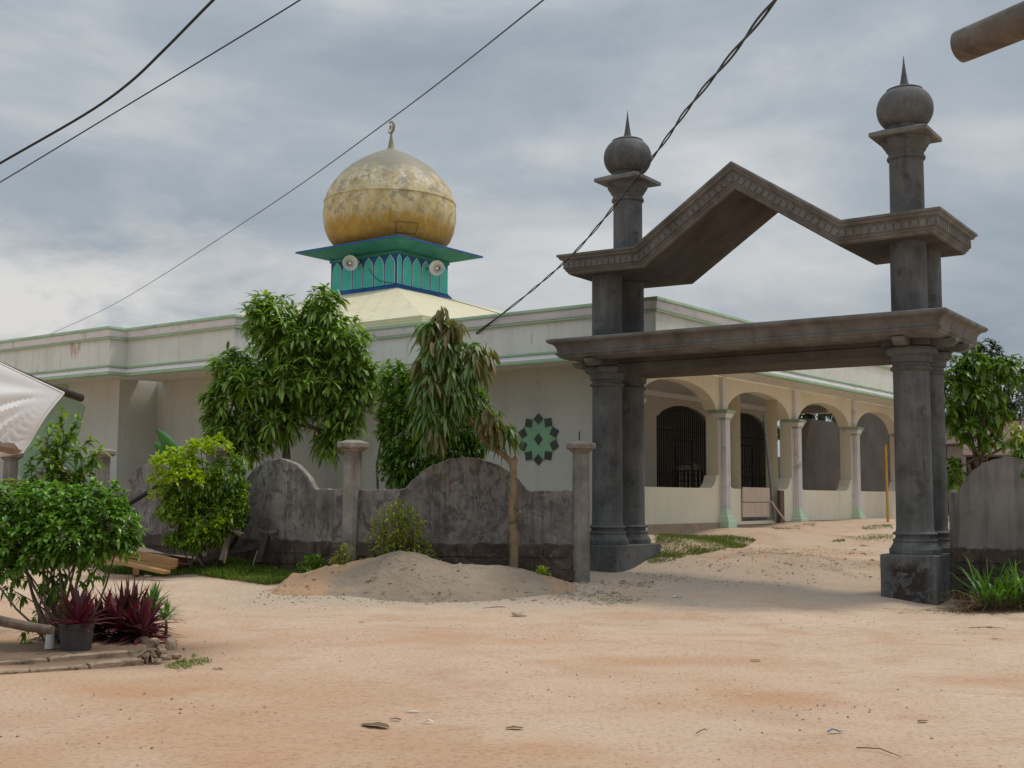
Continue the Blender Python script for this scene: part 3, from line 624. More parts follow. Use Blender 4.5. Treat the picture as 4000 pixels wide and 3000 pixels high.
def grille(ya, yb, zs, zp):
    ft = gt(ya, yb, zs, zp); g_ = MB(); k = int((yb-ya)/.105)
    for i in range(k+1):
        y = ya+(yb-ya)*i/k; zt = ft(min(max(y, ya+.01), yb-.01))
        g_.box(-3.11, y-.011, .98, -3.09, y+.011, zt)
    for z in (1.15, 2.1, 3.2): g_.box(-3.125, ya, z-.015, -3.112, yb, z+.015)
    o = g_.build('grille', MT['iron'], mq)
    d = MB(); yd = ya+(yb-ya)*.42; d.box(-3.17, yd, .98, -3.13, yd+.05, 3.0).box(-3.17, yd+.85, .98, -3.13, yd+.9, 3.0)
    for z in (1.0, 1.65, 2.35, 2.95): d.box(-3.168, yd+.05, z, -3.132, yd+.85, z+.05)
    d.build('gate_leaf', MT['iron'], o)
bk = holed(-8, -3.2, .3, 4.2, 8.8, .2, [(-6.15, -5.2, lambda y: .95, gt(-6.15, -5.2, 2.3, 2.6))]); bk.v = [(y, x, z) for x, y, z in bk.v]; bk.build('rear_wall', MT['inner'], mq)
grille(2.1, 4.86, 3.52, 3.84); grille(5.7, 8.34, 3.52, 3.87)
# a pale lit doorway at the back of the hall, closed by its own bars
ib = MB()
for i in range(9):
    xx = -6.13+.92*i/8; ib.box(xx-.02, 8.49, .96, xx+.02, 8.52, 2.35)
for z in (1.4, 2.0, 2.3): ib.box(-6.15, 8.48, z, -5.2, 8.488, z+.035)
ib.build('inner_door_bars', MT['iron'], mq)
# parapet running round the roof
PATH = [(-30, -7.95), (-10.95, -7.95), (-10.95, -7.5), (-7.3, -7.5), (-7.3, -4.47), (.86, -4.47), (.86, 12.0), (-2., 12.0)]
pp = MB(); pp.sweep(PATH, [(-1.06, 4.16), (-.06, 4.16), (-.06, 4.99), (-.25, 4.99), (-.25, 4.3), (-1.06, 4.3)]); pp.box(-11.8, -6.6, 4.165, -8.1, -5.7, 4.29); pp.build('parapet', MT['parapet'], mq)
pp = MB(); pp.sweep(PATH, [(-.06, 4.205), (-.012, 4.205), (-.03, 4.245), (-.035, 4.29), (-.06, 4.31)])
pp.sweep(PATH, [(-.06, 4.965), (-.025, 4.985), (-.012, 5.03), (.0, 5.1), (.01, 5.125), (-.26, 5.125), (-.26, 4.995), (-.06, 4.995)]); pp.build('cornice', MT['moulding'], mq)
pp = MB(); pp.sweep(PATH, [(-.12, 4.13), (.0, 4.13), (.005, 4.165), (-.005, 4.2), (-.055, 4.2), (-.055, 4.157), (-.12, 4.157)])
pp.sweep(PATH, [(-.055, 4.312), (-.02, 4.3), (-.02, 4.335), (-.055, 4.355)])
pp.sweep(PATH, [(-.055, 4.935), (-.012, 4.93), (-.012, 4.968), (-.055, 4.96)])
pp.sweep(PATH, [(-.27, 5.127), (.02, 5.127), (.028, 5.15), (.015, 5.2), (-.27, 5.2)]); pp.build('green_trim', MT['green'], mq)
# star emblem on the side wall: sage star with dark diamond tiles round it
em = MB(); cx_, cz_ = -2.505, 2.69; T = lambda a_, z, d: (cx_+a_, -3.5-d, cz_+z)
def polar(r, t): return (r*math.sin(t), r*math.cos(t))
em.prism([polar((.465 if i % 2 else .43), math.pi/10*i) for i in range(20)], T, .0, .012)
emb = em.build('wall_emblem', MT['green_panel'], mq)
def dia(t, r0, r1, hw, d0=.01, d1=.026):
    c, s = math.cos(t), math.sin(t); P_ = lambda a_, r: (a_*c+r*s, -a_*s+r*c)
    MB().prism([P_(0, r0), P_(hw, (r0+r1)/2), P_(0, r1), P_(-hw, (r0+r1)/2)], T, d0, d1).build('diamond_tile', MT['darktile'], emb)
for i in range(10): dia(2*math.pi*i/10, .298, .535, .118)
dia(0, -.125, .125, .10, .0125, .027)
em = MB(); T2 = lambda a_, z, d: (-14.9+a_, -6.95-d, 2.9+z)
em.prism([polar((1.75 if i % 2 else 1.38), math.pi/8*i) for i in range(16)], T2, 0, .012); em.build('green_star_panel', surf('faded sage paint', [(.27, .40, .29), (.33, .45, .34)], 1.5, .75, .05, 30, .004), mq)
MB().tube([(-6.6, -3.57, .9), (-6.6, -3.57, 4.12)], .04, 8).build('downpipe', MT['metalpole'], mq)
# cream hipped roof
TX0, TX1, TY0, TY1, ZB = -18.42, -15.28, 5.98, 8.62, 8.5
rf = MB(); run = 10.1; dz = .305*run
a4 = lambda e, z: [(TX0-e, TY0-e, z), (TX1+e, TY0-e, z), (TX1+e, TY1+e, z), (TX0-e, TY1+e, z)]
rf.rings([a4(run, ZB-dz-.25), a4(run, ZB-dz), a4(-.1, ZB+.03)])
m, n, l, b = mat('cream ribbed roof sheet'); tcx = n.new('ShaderNodeTexCoord').outputs['Object']
br = n.new('ShaderNodeTexBrick'); l.new(mapping(n, l, tcx, (1., 1., 1)), br.inputs['Vector'])
NN = noise(n, l, tcx, .8, 6, .6); rr_ = ramp(n, [(.3, (.56, .49, .31)), (.55, (.62, .55, .36)), (.75, (.60, .55, .40))]); l.new(NN.outputs[0], rr_.inputs[0])
wv = n.new('ShaderNodeTexWave'); wv.wave_type = 'BANDS'; wv.bands_direction = 'Z'; wv.inputs['Scale'].default_value = 5.2; wv.inputs['Distortion'].default_value = .15; l.new(tcx, wv.inputs['Vector'])
sx = n.new('ShaderNodeSeparateXYZ'); l.new(tcx, sx.inputs[0]); sn = n.new('ShaderNodeSeparateXYZ'); l.new(n.new('ShaderNodeTexCoord').outputs['Normal'], sn.inputs[0])
def rm(op, a_, b_):
    k = n.new('ShaderNodeMath'); k.operation = op
    for i_, v_ in enumerate((a_, b_)):
        if isinstance(v_, (int, float)): k.inputs[i_].default_value = v_
        else: l.new(v_, k.inputs[i_])
    return k.outputs[0]
def cell(src, p, w_): return rm('LESS_THAN', rm('ABSOLUTE', rm('SUBTRACT', rm('FRACT', rm('DIVIDE', src, p), 0), .5), 0), w_/p/2)
dots = rm('MULTIPLY', rm('MULTIPLY', cell(sx.outputs[0], .58, .085), cell(sx.outputs[1], .66, .13)), rm('LESS_THAN', sn.outputs[1], -.1))
dots = rm('MULTIPLY', dots, rm('GREATER_THAN', noise(n, l, tcx, 2.3, 2).outputs[0], .44))
l.new(mixc(n, l, dots, rr_.outputs[0], (.22, .19, .13)), b.inputs['Base Color']); b.inputs['Roughness'].default_value = .6; bump(n, l, b, wv.outputs[0], .25, .02)
n.remove(br); MT['roof'] = m
roof = rf.build('hipped_roof', m, mq)
# tower under the dome
tw = MB()
tw.rings([a4(e, z) for e, z in ((.13, ZB-.05), (.10, ZB+.02), (.03, ZB+.10), (.0, ZB+.17), (.0, 9.78))])
tower = tw.build('tower', MT['blue'], mq)
def arch(cx, w, z0, z1, horiz, sgn):
    """pointed arch panel; horiz maps (a, depth) to xy"""
    def shape(g_): 
        pts = [(-w/2-g_, z0-g_), (w/2+g_, z0-g_)]
        hh = w*1.0
        for i in range(0, 9): t = i/8; pts.append(((w/2+g_)*(1-t**2.6), z1-hh+(hh+g_*1.4)*t))
        for i in range(7, -1, -1): t = i/8; pts.append((-(w/2+g_)*(1-t**2.6), z1-hh+(hh+g_*1.4)*t))
        return pts
    T_ = lambda a_, z, d: (*horiz(cx+a_, d), z)
    p = MB(); p.prism(shape(.022), T_, -.002, .012, 1); p.prism(shape(0), T_, .0135, .022, 0)
    p.build('arched_panel', [MT['teal'], MT['white']], tower)
for i in range(6): arch(TX0+.30+i*.506, .41, 8.63, 9.62, lambda a_, d: (a_, TY0-d), 1)
for i in range(6): arch(TY0+(.11 if not i else .02+i*.48), .38 if i else .16, 8.63, 9.62, lambda a_, d: (TX1+d, a_), 1)
for sgn, (hx) in ((1, lambda a_, d: (a_, TY0-.02-d)), (2, lambda a_, d: (TX1+.02+d, a_))): pass
fz = MB(); fz.rings([a4(e, z) for e, z in ((.02, 9.66), (.045, 9.665), (.045, 9.77), (.02, 9.78))]); fz.build('frieze', MT['teal_dark'], mq)
ev = MB(); ev.rings([a4(e, z) for e, z in ((.03, 9.785), (.22, 9.80), (.86, 9.975), (.87, 9.985))], 0)
ev.rings([a4(e, z) for e, z in ((.86, 9.978), (.89, 9.98), (.89, 10.03), (.85, 10.05), (.3, 10.11), (.1, 10.11))], 1)
ev.build('tower_eave', [MT['teal_dark'], MT['blue']], mq)
# dome
m, n, l, b = mat('flaking gold paint'); MT['gold'] = m
tcx = n.new('ShaderNodeTexCoord').outputs['Object']; sp3 = n.new('ShaderNodeSeparateXYZ'); l.new(tcx, sp3.inputs[0])
def mv(op, a_, b_, cl_=False):
    k = n.new('ShaderNodeMath'); k.operation = op; k.use_clamp = cl_
    for i, v in enumerate((a_, b_)):
        if isinstance(v, (int, float)): k.inputs[i].default_value = v
        else: l.new(v, k.inputs[i])
    return k.outputs[0]
n1 = noise(n, l, mapping(n, l, tcx, (1.6, 1.6, .8)), 1.5, 9, .68, .5); n2 = noise(n, l, mapping(n, l, tcx, (3.6, 3.6, .9), (5, 1, 3)), 1.2, 8, .66, .6); n3 = noise(n, l, tcx, 2.6, 8, .65, 1.)
n4 = noise(n, l, mapping(n, l, tcx, (1.6, 1.6, 2.2), (9, 4, 2)), 1.5, 9, .7, .5)
cg = ramp(n, [(.3, (.30, .17, .03)), (.5, (.40, .235, .045)), (.7, (.47, .30, .075))]); l.new(n3.outputs[0], cg.inputs[0])
hgt = mv('ADD', sp3.outputs[2], mv('MULTIPLY', mv('SUBTRACT', n2.outputs[0], .5), 1.7))
f1 = ramp(n, [(.0, 0), (1., 1)]); l.new(mv('MULTIPLY', mv('SUBTRACT', hgt, 10.80), 3.2, True), f1.inputs[0])
cpale = ramp(n, [(.36, (.27, .21, .12)), (.45, (.46, .37, .19)), (.55, (.55, .45, .25)), (.66, (.58, .53, .38))]); l.new(n1.outputs[0], cpale.inputs[0])
c = mixc(n, l, f1.outputs[0], cg.outputs[0], cpale.outputs[0])
# bare yellow patches and pale flakes higher up, dark mould towards the top
f2 = ramp(n, [(.54, 0), (.58, .85)]); l.new(n3.outputs[0], f2.inputs[0]); c = mixc(n, l, mv('MULTIPLY', f2.outputs[0], f1.outputs[0]), c, (.50, .36, .11))
up_ = mv('MULTIPLY', mv('SUBTRACT', sp3.outputs[2], 11.75), 2.2, True)
f3 = ramp(n, [(.50, 0), (.56, 1)]); l.new(n2.outputs[0], f3.inputs[0]); c = mixc(n, l, mv('MULTIPLY', mv('MULTIPLY', f3.outputs[0], up_), .85), c, (.60, .57, .47))
f5 = ramp(n, [(.53, 0), (.57, .85)]); l.new(n4.outputs[0], f5.inputs[0]); c = mixc(n, l, mv('MULTIPLY', f5.outputs[0], f1.outputs[0]), c, (.30, .25, .16))
hg2 = mv('ADD', sp3.outputs[2], mv('MULTIPLY', mv('SUBTRACT', n1.outputs[0], .5), 2.0)); f4 = mv('MULTIPLY', mv('SUBTRACT', hg2, 12.3), 1.5, True)
c = mixc(n, l, mv('MULTIPLY', f4, .9), c, (.22, .195, .145))
l.new(c, b.inputs['Base Color']); b.inputs['Roughness'].default_value = .55; b.inputs['Specular IOR Level'].default_value = .35
bump(n, l, b, n1.outputs[0], .25, .03)
DX, DY = -16.87, 7.29
dp = [(1.55, 9.98), (1.62, 10.08), (1.66, 10.1), (1.9, 10.26), (2.08, 10.48), (2.2, 10.75), (2.265, 11.05), (2.275, 11.3), (2.25, 11.52), (2.235, 11.585), (2.262, 11.60), (2.265, 11.63), (2.24, 11.65), (2.17, 11.86), (2.05, 12.1), (1.88, 12.33), (1.66, 12.56), (1.38, 12.79), (1.05, 13.0), (.72, 13.17), (.42, 13.3), (.2, 13.38), (.16, 13.40)]
dp = [(r*1.035, 9.98+(z-9.98)*1.12) for r, z in dp]
dome = MB().lathe(dp, DX, DY, 64).build('dome', m, mq)
ht = MB(); th0 = math.atan2(-(DY-0), 0)
for (t0, t1, z0, z1) in ((-.28, .08, 10.36, 10.39), (-.28, .08, 10.70, 10.73), (-.28, -.265, 10.36, 10.73), (.065, .08, 10.36, 10.73)):
    def rad(z): return np.interp(z, [p[1] for p in dp], [p[0] for p in dp])
    g_ = [[(DX+(rad(z)+o)*math.cos(t), DY+(rad(z)+o)*math.sin(t), z) for t in np.linspace(t0-.45, t1-.45, 6)] for z in np.linspace(z0, z1, 4) for o in (.012,)]
    ht.add([p for r_ in g_ for p in r_], [(k*6+i, k*6+i+1, (k+1)*6+i+1, (k+1)*6+i) for k in range(3) for i in range(5)])
ht.build('hatch_outline', surf('dark seam paint', [(.17, .105, .03), (.22, .14, .045)], 4., .7, 0), dome)
fn = MB().lathe([(.2, 13.77), (.19, 13.81), (.15, 13.83), (.12, 13.87), (.085, 14.06), (.05, 14.27), (.03, 14.43)], DX, DY, 20).build('finial', m, mq)
cr_ = MB(); zc_ = 14.63; ro, ri = .23, .178
oc = [(ro*math.sin(t), ro*math.cos(t)) for t in np.linspace(R(38)-.2, 2*math.pi-R(38)+.2-.0, 33)]
ang = np.linspace(-R(140), R(140), 33)
outer = [(ro*math.cos(t), ro*math.sin(t)) for t in ang]; inner = [(-.055+ri*math.cos(t)*.98, ri*math.sin(t)*1.0) for t in ang[::-1]]
rotc = lambda a_, z: (a_*math.cos(-.35)-z*math.sin(-.35), a_*math.sin(-.35)+z*math.cos(-.35))
dirx = lambda a_, d: (DX+a_*.95+d*.3, DY-a_*.3+d*.95)
cr_.prism([rotc(*p) for p in outer+inner], lambda a_, z, d: (*dirx(a_, d), zc_+z), -.03, .03); cr_.build('crescent', m, fn)
cr_ = MB(); cr_.prism([(-.07+(.10 if i % 2 == 0 else .042)*math.sin(math.pi/5*i+.2), .02+(.10 if i % 2 == 0 else .042)*math.cos(math.pi/5*i+.2)) for i in range(10)], lambda a_, z, d: (*dirx(a_, d), zc_+z), -.02, .02); cr_.build('star', MT['footing'], fn)

# ================================================================ boundary walls
D40 = np.array([-.766, .643, 0])
PA, PB = np.array([1.1, 19.12, 0]), np.array([-2.54, 19.3, 0])
bw = empty('boundary_wall', (PB[0], PB[1], .2), 'long mildewed cement wall with round humps left of the gateway', 'boundary wall')
def panel(a, b, hz0, name='panel', m_='oldwall', th=.12, root=None, hump=None, base=.77, flat=1.6, peak=2.11, chord=1.95):
    a, b = np.array(a, float), np.array(b, float); L = np.linalg.norm(b-a); e = (b-a)/L; nn = np.array([e[1], -e[0], 0]); nn = nn if nn[1] < 0 else -nn
    hc = L/2 if hump is None else hump; sag = peak-flat; rad = (chord*chord/4+sag*sag)/(2*sag)
    N = 72; rs = []
    for i in range(N+1):
        t = L*i/N; dx = t-hc
        z = flat if abs(dx) >= chord/2 else flat-(rad-sag)+math.sqrt(max(0, rad*rad-dx*dx))
        if abs(dx) < chord/2 and z < flat: z = flat
        z += .006*math.sin(t*17)+.005*math.sin(t*41)
        p = a+e*t
        def P(o, zz): q = p+nn*o; return (q[0]+rng.normal()*.0015, q[1]+rng.normal()*.0015, zz)
        rs.append([P(th/2, base-.02), P(th/2, z-.012), P(th/2-.012, z), P(-th/2+.012, z), P(-th/2, z-.012), P(-th/2, base-.02)])
    o = MB().rings(rs).build(name, MT[m_], root, wl(root))
    cs = [[(r_[2][0]*1.05-r_[3][0]*.05, r_[2][1]*1.05-r_[3][1]*.05, r_[2][2]+.003), (r_[2][0], r_[2][1], r_[2][2]+.014), (r_[3][0], r_[3][1], r_[3][2]+.014), (r_[3][0]*1.05-r_[2][0]*.05, r_[3][1]*1.05-r_[2][1]*.05, r_[3][2]+.003)] for r_ in rs]
    MB().rings(cs).build('coping', MT['cap'], root, wl(root))
    bb = MB(); rs = []
    for i in range(41):
        p = a+e*L*i/40; w_ = th/2+.035
        zt = base+.012*math.sin(i*1.7)+.01*math.sin(i*.6)
        rs.append([tuple(p+nn*w_+np.array([0, 0, hz0])), tuple(p+nn*(w_+.01*math.sin(i*2.3))+np.array([0, 0, zt-.02])), tuple(p+nn*(w_-.02)+np.array([0, 0, zt])), tuple(p-nn*w_+np.array([0, 0, zt])), tuple(p-nn*w_+np.array([0, 0, hz0]))])
    k = MB().rings(rs)
    # courses of rough blocks standing a little proud of each other
    for r_ in range(3):
        z0 = base-.19-.18*r_; x = rng.uniform(0, .2)
        while x < L-.3:
            w2 = rng.uniform(.25, .6); x1 = min(L, x+w2-.012); o_ = th/2+.035+rng.uniform(.004, .024)
            q0, q1 = a+e*x, a+e*x1
            pts = [tuple(q0+nn*(o_-.04)), tuple(q1+nn*(o_-.04)), tuple(q1+nn*o_), tuple(q0+nn*o_)]
            k.rings([[(p[0], p[1], z) for p in pts] for z in (z0-.012, z0+.145+rng.uniform(-.01, .01))]); x = x1+.02
    k.build('block_base', MT['brick_base'], root, wl(root))
    return o
def post(p, z0, root, zt=2.38, rz=0., name='post'):
    x, y = p[0], p[1]; T = lambda a, b, z: (x+a*math.cos(rz)-b*math.sin(rz), y+a*math.sin(rz)+b*math.cos(rz), z)
    def octo(h, z, c=.38): k = h*c; return [T(*q, z) for q in ((-h+k, -h), (h-k, -h), (h, -h+k), (h, h-k), (h-k, h), (-h+k, h), (-h, h-k), (-h, -h+k))]
    s = MB(); hs = zt-.16; s.rings([octo(.135, z0), octo(.132, z0+.3), octo(.124, hs), octo(.14, hs+.005)])
    o = s.build(name, MT['post'], root, wl(root))
    c_ = MB(); c_.rings([octo(h, z) for h, z in ((.135, hs-.005), (.15, hs), (.165, hs+.03), (.20, hs+.045), (.218, hs+.06), (.218, hs+.125), (.20, hs+.14), (.10, hs+.175), (.03, hs+.18))])
    q = c_.build('cap', MT['cap'], o, None); q.matrix_parent_inverse = Matrix.Identity(4)
    return o
posts = [PB+D40*3.65*k for k in range(0, 5)]
panel(PB, PA, -.2, root=bw, m_='oldwall_brown')
for k in range(4): panel(posts[k+1], posts[k], .0, root=bw)
for k, p in enumerate(posts): post(p, .0 if k else -.1, bw, 2.38+.01*k, R(-40 if k else -20))
o = post(PA, -.1, bw, 2.38, .1)
MB().tube([(PA[0]-.03, PA[1], 2.38), (PA[0]-.02, PA[1], 2.55)], .011, 6).build('starter_bar', MT['iron'], bw, wl(bw))
rw0, rw1 = G(.0, .8), G(5.2, .8)
rwall = empty('boundary_wall', tuple(G(1.5, .8, .1)), 'short cement wall with one broad hump right of the gateway', 'boundary wall')
panel(rw0, G(1.7, .8), -.3, root=rwall, m_='oldwall_plain', hump=.86, chord=1.44, peak=2.11, base=.80)
panel(G(1.7, .8), rw1, -.3, root=rwall, m_='oldwall_plain', hump=1.9, chord=1.44, base=.80)

# ================================================================ mounds
X_, Y_ = np.meshgrid(np.linspace(-3.9, 1.5, 136), np.linspace(16.3, 19.35, 84))
zc = np.interp(X_, [-3.9, -3.45, -3.3, -2.9, -2.5, -2.05, -1.71, -1.36, -1.0, -.58, -.08, .47, .85, 1.2, 1.5], [0, .05, .17, .31, .36, .45, .60, .61, .50, .46, .33, .18, .07, 0, 0])
yc = 18.25+.12*np.sin(X_*2.1)
tt = np.where(Y_ < yc, (yc-Y_)/(.62+1.15*zc**.7), (Y_-yc)/1.1)
sh = np.clip(1-tt**1.25, 0, 1); sh = sh*sh*(3-2*sh)*.55+.45*sh
base = H(X_, Y_)+vnoise(X_, Y_, 1.1, 3)*.018
edge = np.clip(sh*6, 0, 1)
ZP = base-.05*(1-edge)-.012+np.maximum(0, zc+.05*np.clip(zc*8, 0, 1))*sh*.86-.06*np.clip(1-zc*14, 0, 1)+edge*(vnoise(X_, Y_, 5, 31)*.05+vnoise(X_, Y_, 13, 32)*.03+vnoise(X_, Y_, 27, 33)*.016+np.clip(-1.9-X_, 0, 1)*np.clip(Y_-17.7, 0, 1)*vnoise(X_, Y_, 15, 34)*.07)
px_ = X_.shape
def grid(name, X, Y, Z, m_):
    n_, k_ = X.shape[1], X.shape[0]; q = (np.arange(k_-1)[:, None]*n_+np.arange(n_-1)[None, :]).ravel()
    me_ = bpy.data.meshes.new(name); me_.from_pydata(np.stack([X, Y, Z], -1).reshape(-1, 3).tolist(), [], np.stack([q, q+1, q+n_+1, q+n_], 1).tolist())
    me_.polygons.foreach_set('use_smooth', np.ones(len(q), bool)); me_.materials.append(m_); return link(name, me_)
m = MT['pile']; n, l = m.node_tree.nodes, m.node_tree.links; b = n['Principled BSDF']
src = b.inputs['Base Color'].links[0].from_socket
a = n.new('ShaderNodeAttribute'); a.attribute_name = 'earth'; l.new(mixc(n, l, a.outputs['Fac'], src, (.56, .345, .20)), b.inputs['Base Color'])
o = grid('sand_pile', X_, Y_, ZP, m)
ea = np.clip((-2.05-X_)/.5+vnoise(X_, Y_, 4, 41)*1.8+vnoise(X_, Y_, 11, 43)*1.0-np.clip((17.75-Y_)*2.2, 0, 3), 0, 1)
ea = np.maximum(ea, np.clip((X_-.42)/.25+vnoise(X_, Y_, 6, 42)-np.clip((17.6-Y_)*3, 0, 3), 0, .8))
at_ = o.data.attributes.new('earth', 'FLOAT', 'POINT'); at_.data.foreach_set('value', ea.astype(np.float32).ravel())
_pv = np.stack([X_, Y_, ZP], -1).reshape(-1, 3); _pe = edge.ravel()
top(o, (-1.4, 18.1, .2)); tag(o, 'low grey heap of building sand against the mildewed wall', 'sand heap')

# ================================================================ trees and shrubs
def plant(name, p, label, cat, group=None): return empty(name, tuple(p), label, cat, 0, group)
def foliage(name, V, m_, root): return leafmesh(name, V, MT[m_], root, wl(root))
# --- big mango behind the wall
Ym = 22.4
b0 = at(1112, 1800, Ym); b0[2] = h1(b0[0], b0[1])
mg = plant('mango_tree', b0, 'dense round mango tree with drooping green leaves behind the wall', 'tree')
lob = [lobe(1060, 1235, Ym, 110, 95), lobe(1262, 1220, Ym, 88, 105), lobe(1150, 1330, Ym, 170, 105, 150), lobe(1330, 1335, Ym, 110, 105), lobe(1400, 1440, Ym, 75, 95), lobe(900, 1435, Ym, 88, 70), lobe(1010, 1500, Ym, 150, 95, 150),
       lobe(1200, 1480, Ym, 180, 120, 170), lobe(885, 1560, Ym, 85, 90), lobe(1330, 1600, Ym, 90, 110), lobe(1060, 1640, Ym, 150, 85, 140), lobe(905, 1700, Ym, 95, 65), lobe(1280, 1720, Ym, 60, 70), lobe(980, 1740, Ym, 70, 50), lobe(850, 1640, Ym, 60, 70), lobe(1390, 1560, Ym, 60, 80), lobe(1330, 1700, Ym, 60, 60), lobe(1255, 1150, Ym, 30, 40), lobe(1440, 1500, Ym, 40, 50)]
S, Nn = lobe_spots(lob, 105, .4)
foliage('crown', whorls(S, Nn, 9, .24, .062, .34, .75, (.5, 1.08), .3, .2, .5), 'mango', mg)
S2 = S[rng.random(len(S)) < .035]; S2 = S2[S2[:, 2] < 3.2]
foliage('dry_leaves', whorls(S2, rdir(len(S2)), 4, .2, .05, 1.2), 'mango_dry', mg)
tk = MB(); fork = at(1108, 1640, Ym)
limb(tk, b0-np.array([0, 0, .15]), fork, .095, .075, .03)
for c_, r_ in lob:
    limb(tk, fork+np.array([0, 0, rng.uniform(-.1, .2)]), c_, .05, .015, .12)
tk.build('trunk', MT['bark'], mg, wl(mg))
# --- green shrub behind the wall, under the young mango
Yg = 20.6
b1 = at(1600, 1900, Yg); b1[2] = h1(b1[0], b1[1])
gs = plant('shrub', b1, 'tall dark green shrub behind the wall, partly hidden by the limp brown leaved tree', 'shrub')
lob = [lobe(1540, 1490, Yg, 75, 75), lobe(1640, 1500, Yg, 80, 70), lobe(1560, 1600, Yg, 85, 80), lobe(1700, 1620, Yg, 150, 110, 110), lobe(1580, 1720, Yg, 95, 85), lobe(1730, 1760, Yg, 130, 90, 100), lobe(1560, 1820, Yg, 80, 80), lobe(1650, 1870, Yg, 110, 60), lobe(1850, 1580, Yg, 60, 80), lobe(1860, 1720, Yg, 60, 70), lobe(1780, 1660, Yg, 110, 110), lobe(1640, 1800, Yg, 130, 90), lobe(1530, 1660, Yg, 60, 70), lobe(1790, 1830, Yg, 90, 60)]
S, Nn = lobe_spots(lob, 240, .4); foliage('crown', whorls(S, Nn, 8, .135, .048, .35, .6, (.3, 1.)), 'shrub', gs)
tk = MB()
for c_, r_ in lob: limb(tk, b1+np.array([rng.uniform(-.1, .1), 0, -.1]), c_, .035, .008, .08)
tk.build('stem', MT['bark'], gs, wl(gs))
# --- young mango with bent trunk and hanging brown leaves
Yy = 18.85
b2 = at(2005, 2222, Yy); b2[2] = .16
ym = plant('bent_mango_tree', b2, 'thin young tree with bent trunk and limp hanging brown leaves in front of the wall', 'tree')
tk = MB(); P = [at(2006, 2250, Yy), at(2008, 2130, Yy), at(2000, 2000, Yy), at(2006, 1880, Yy), at(2004, 1800, Yy)]
P[0][2] = -.05
tk.tube(P, [.072, .066, .06, .055, .058], 12)
tk.tube([at(2004, 1815, Yy), at(2012, 1795, Yy), at(2013, 1782, Yy)], [.05, .045, .02], 9)
tk.tube([at(2010, 2030, Yy), at(2028, 2005, Yy-.05), at(2034, 1999, Yy-.08)], [.03, .03, .028], 9)
tk.build('trunk', MT['bark_moss'], ym, wl(ym))
tk = MB(); ap = [at(2003, 1808, Yy), at(1955, 1768, Yy), at(1900, 1730, Yy+.05), at(1865, 1690, Yy+.1), at(1830, 1630, Yy+.15), at(1790, 1560, Yy+.15), at(1760, 1480, Yy+.15), at(1735, 1380, Yy+.1), at(1715, 1270, Yy+.1)]
tk.tube(ap, [.048, .042, .038, .034, .03, .027, .023, .018, .01], 9)
for u, v in ((1650, 1440), (1840, 1400), (1690, 1560), (1900, 1340), (1660, 1320)): limb(tk, ap[5+int(rng.integers(0, 3))], at(u, v, Yy+.1), .016, .006, .1)
limb(tk, ap[2], at(1930, 1640, Yy-.05), .018, .008, .12)
tk.build('branch', MT['bark_tan'], ym, wl(ym))
lob = [lobe(1700, 1330, Yy, 75, 110), lobe(1760, 1420, Yy, 110, 120, 80), lobe(1850, 1400, Yy, 55, 80), lobe(1690, 1500, Yy, 75, 90), lobe(1780, 1530, Yy, 80, 80), lobe(1700, 1640, Yy, 75, 75), lobe(1950, 1645, Yy, 50, 50), lobe(1975, 1690, Yy, 35, 40), lobe(1900, 1640, Yy+.1, 40, 40)]
S, Nn = lobe_spots(lob, 62, .3); foliage('crown', whorls(S, Nn, 8, .22, .064, .9, .1, (.25, 1.0), .3, .25, .3), 'mango_drop', ym)
lob = [lobe(1690, 1290, Yy-.12, 60, 80), lobe(1770, 1290, Yy-.12, 40, 60), lobe(1870, 1385, Yy-.12, 60, 50), lobe(1665, 1440, Yy-.15, 55, 50), lobe(1700, 1480, Yy-.2, 50, 40), lobe(1700, 1690, Yy-.2, 25, 25), lobe(1925, 1610, Yy-.1, 38, 28), lobe(1930, 1660, Yy-.1, 25, 30), lobe(1720, 1220, Yy-.1, 35, 25)]
S, Nn = lobe_spots(lob, 46, .3); nn = len(S)
B = np.repeat(S, 8, 0)+rng.normal(size=(nn*8, 3))*.03; d = rdir(nn*8); d[:, 2] = -np.abs(d[:, 2])-1.1
foliage('young_leaves', leaves(B, d, rng.uniform(.18, .32, nn*8), rng.uniform(.055, .08, nn*8), .25, .3), 'mango_new', ym)
# --- yellow green hedge shrub in front of the wall
Yh = 20.2
b3 = at(800, 2150, Yh); b3[2] = h1(b3[0], b3[1])
hd = plant('hedge_shrub', b3, 'bushy shrub with bright yellow green top in front of the wall', 'shrub')
lobt = [lobe(690, 1815, Yh-.1, 95, 65), lobe(785, 1765, Yh-.05, 70, 50), lobe(640, 1880, Yh-.1, 58, 62), lobe(850, 1745, Yh, 50, 40), lobe(720, 1880, Yh-.25, 90, 50), lobe(610, 1930, Yh-.1, 25, 30), lobe(790, 2090, Yh-.2, 55, 40), lobe(870, 2050, Yh-.2, 40, 40)]
lobg = [lobe(760, 1900, Yh+.2, 130, 110), lobe(890, 1880, Yh+.1, 75, 120), lobe(800, 2040, Yh, 125, 95, 100), lobe(700, 2100, Yh, 60, 45), lobe(940, 1960, Yh, 30, 70), lobe(900, 2000, Yh, 60, 100), lobe(690, 1990, Yh-.05, 80, 50), lobe(760, 2110, Yh, 90, 40)]
S, Nn = lobe_spots(lobt, 330, .5); k_ = Nn[:, 2] > -.25; foliage('young_crown', whorls(S[k_], Nn[k_], 6, .105, .048, .2, .6, (.2, .9)), 'gold_leaf', hd)
S, Nn = lobe_spots(lobg, 420, .45); foliage('crown', whorls(S, Nn, 6, .095, .042, .3, .4, (.3, 1.)), 'hedge', hd)
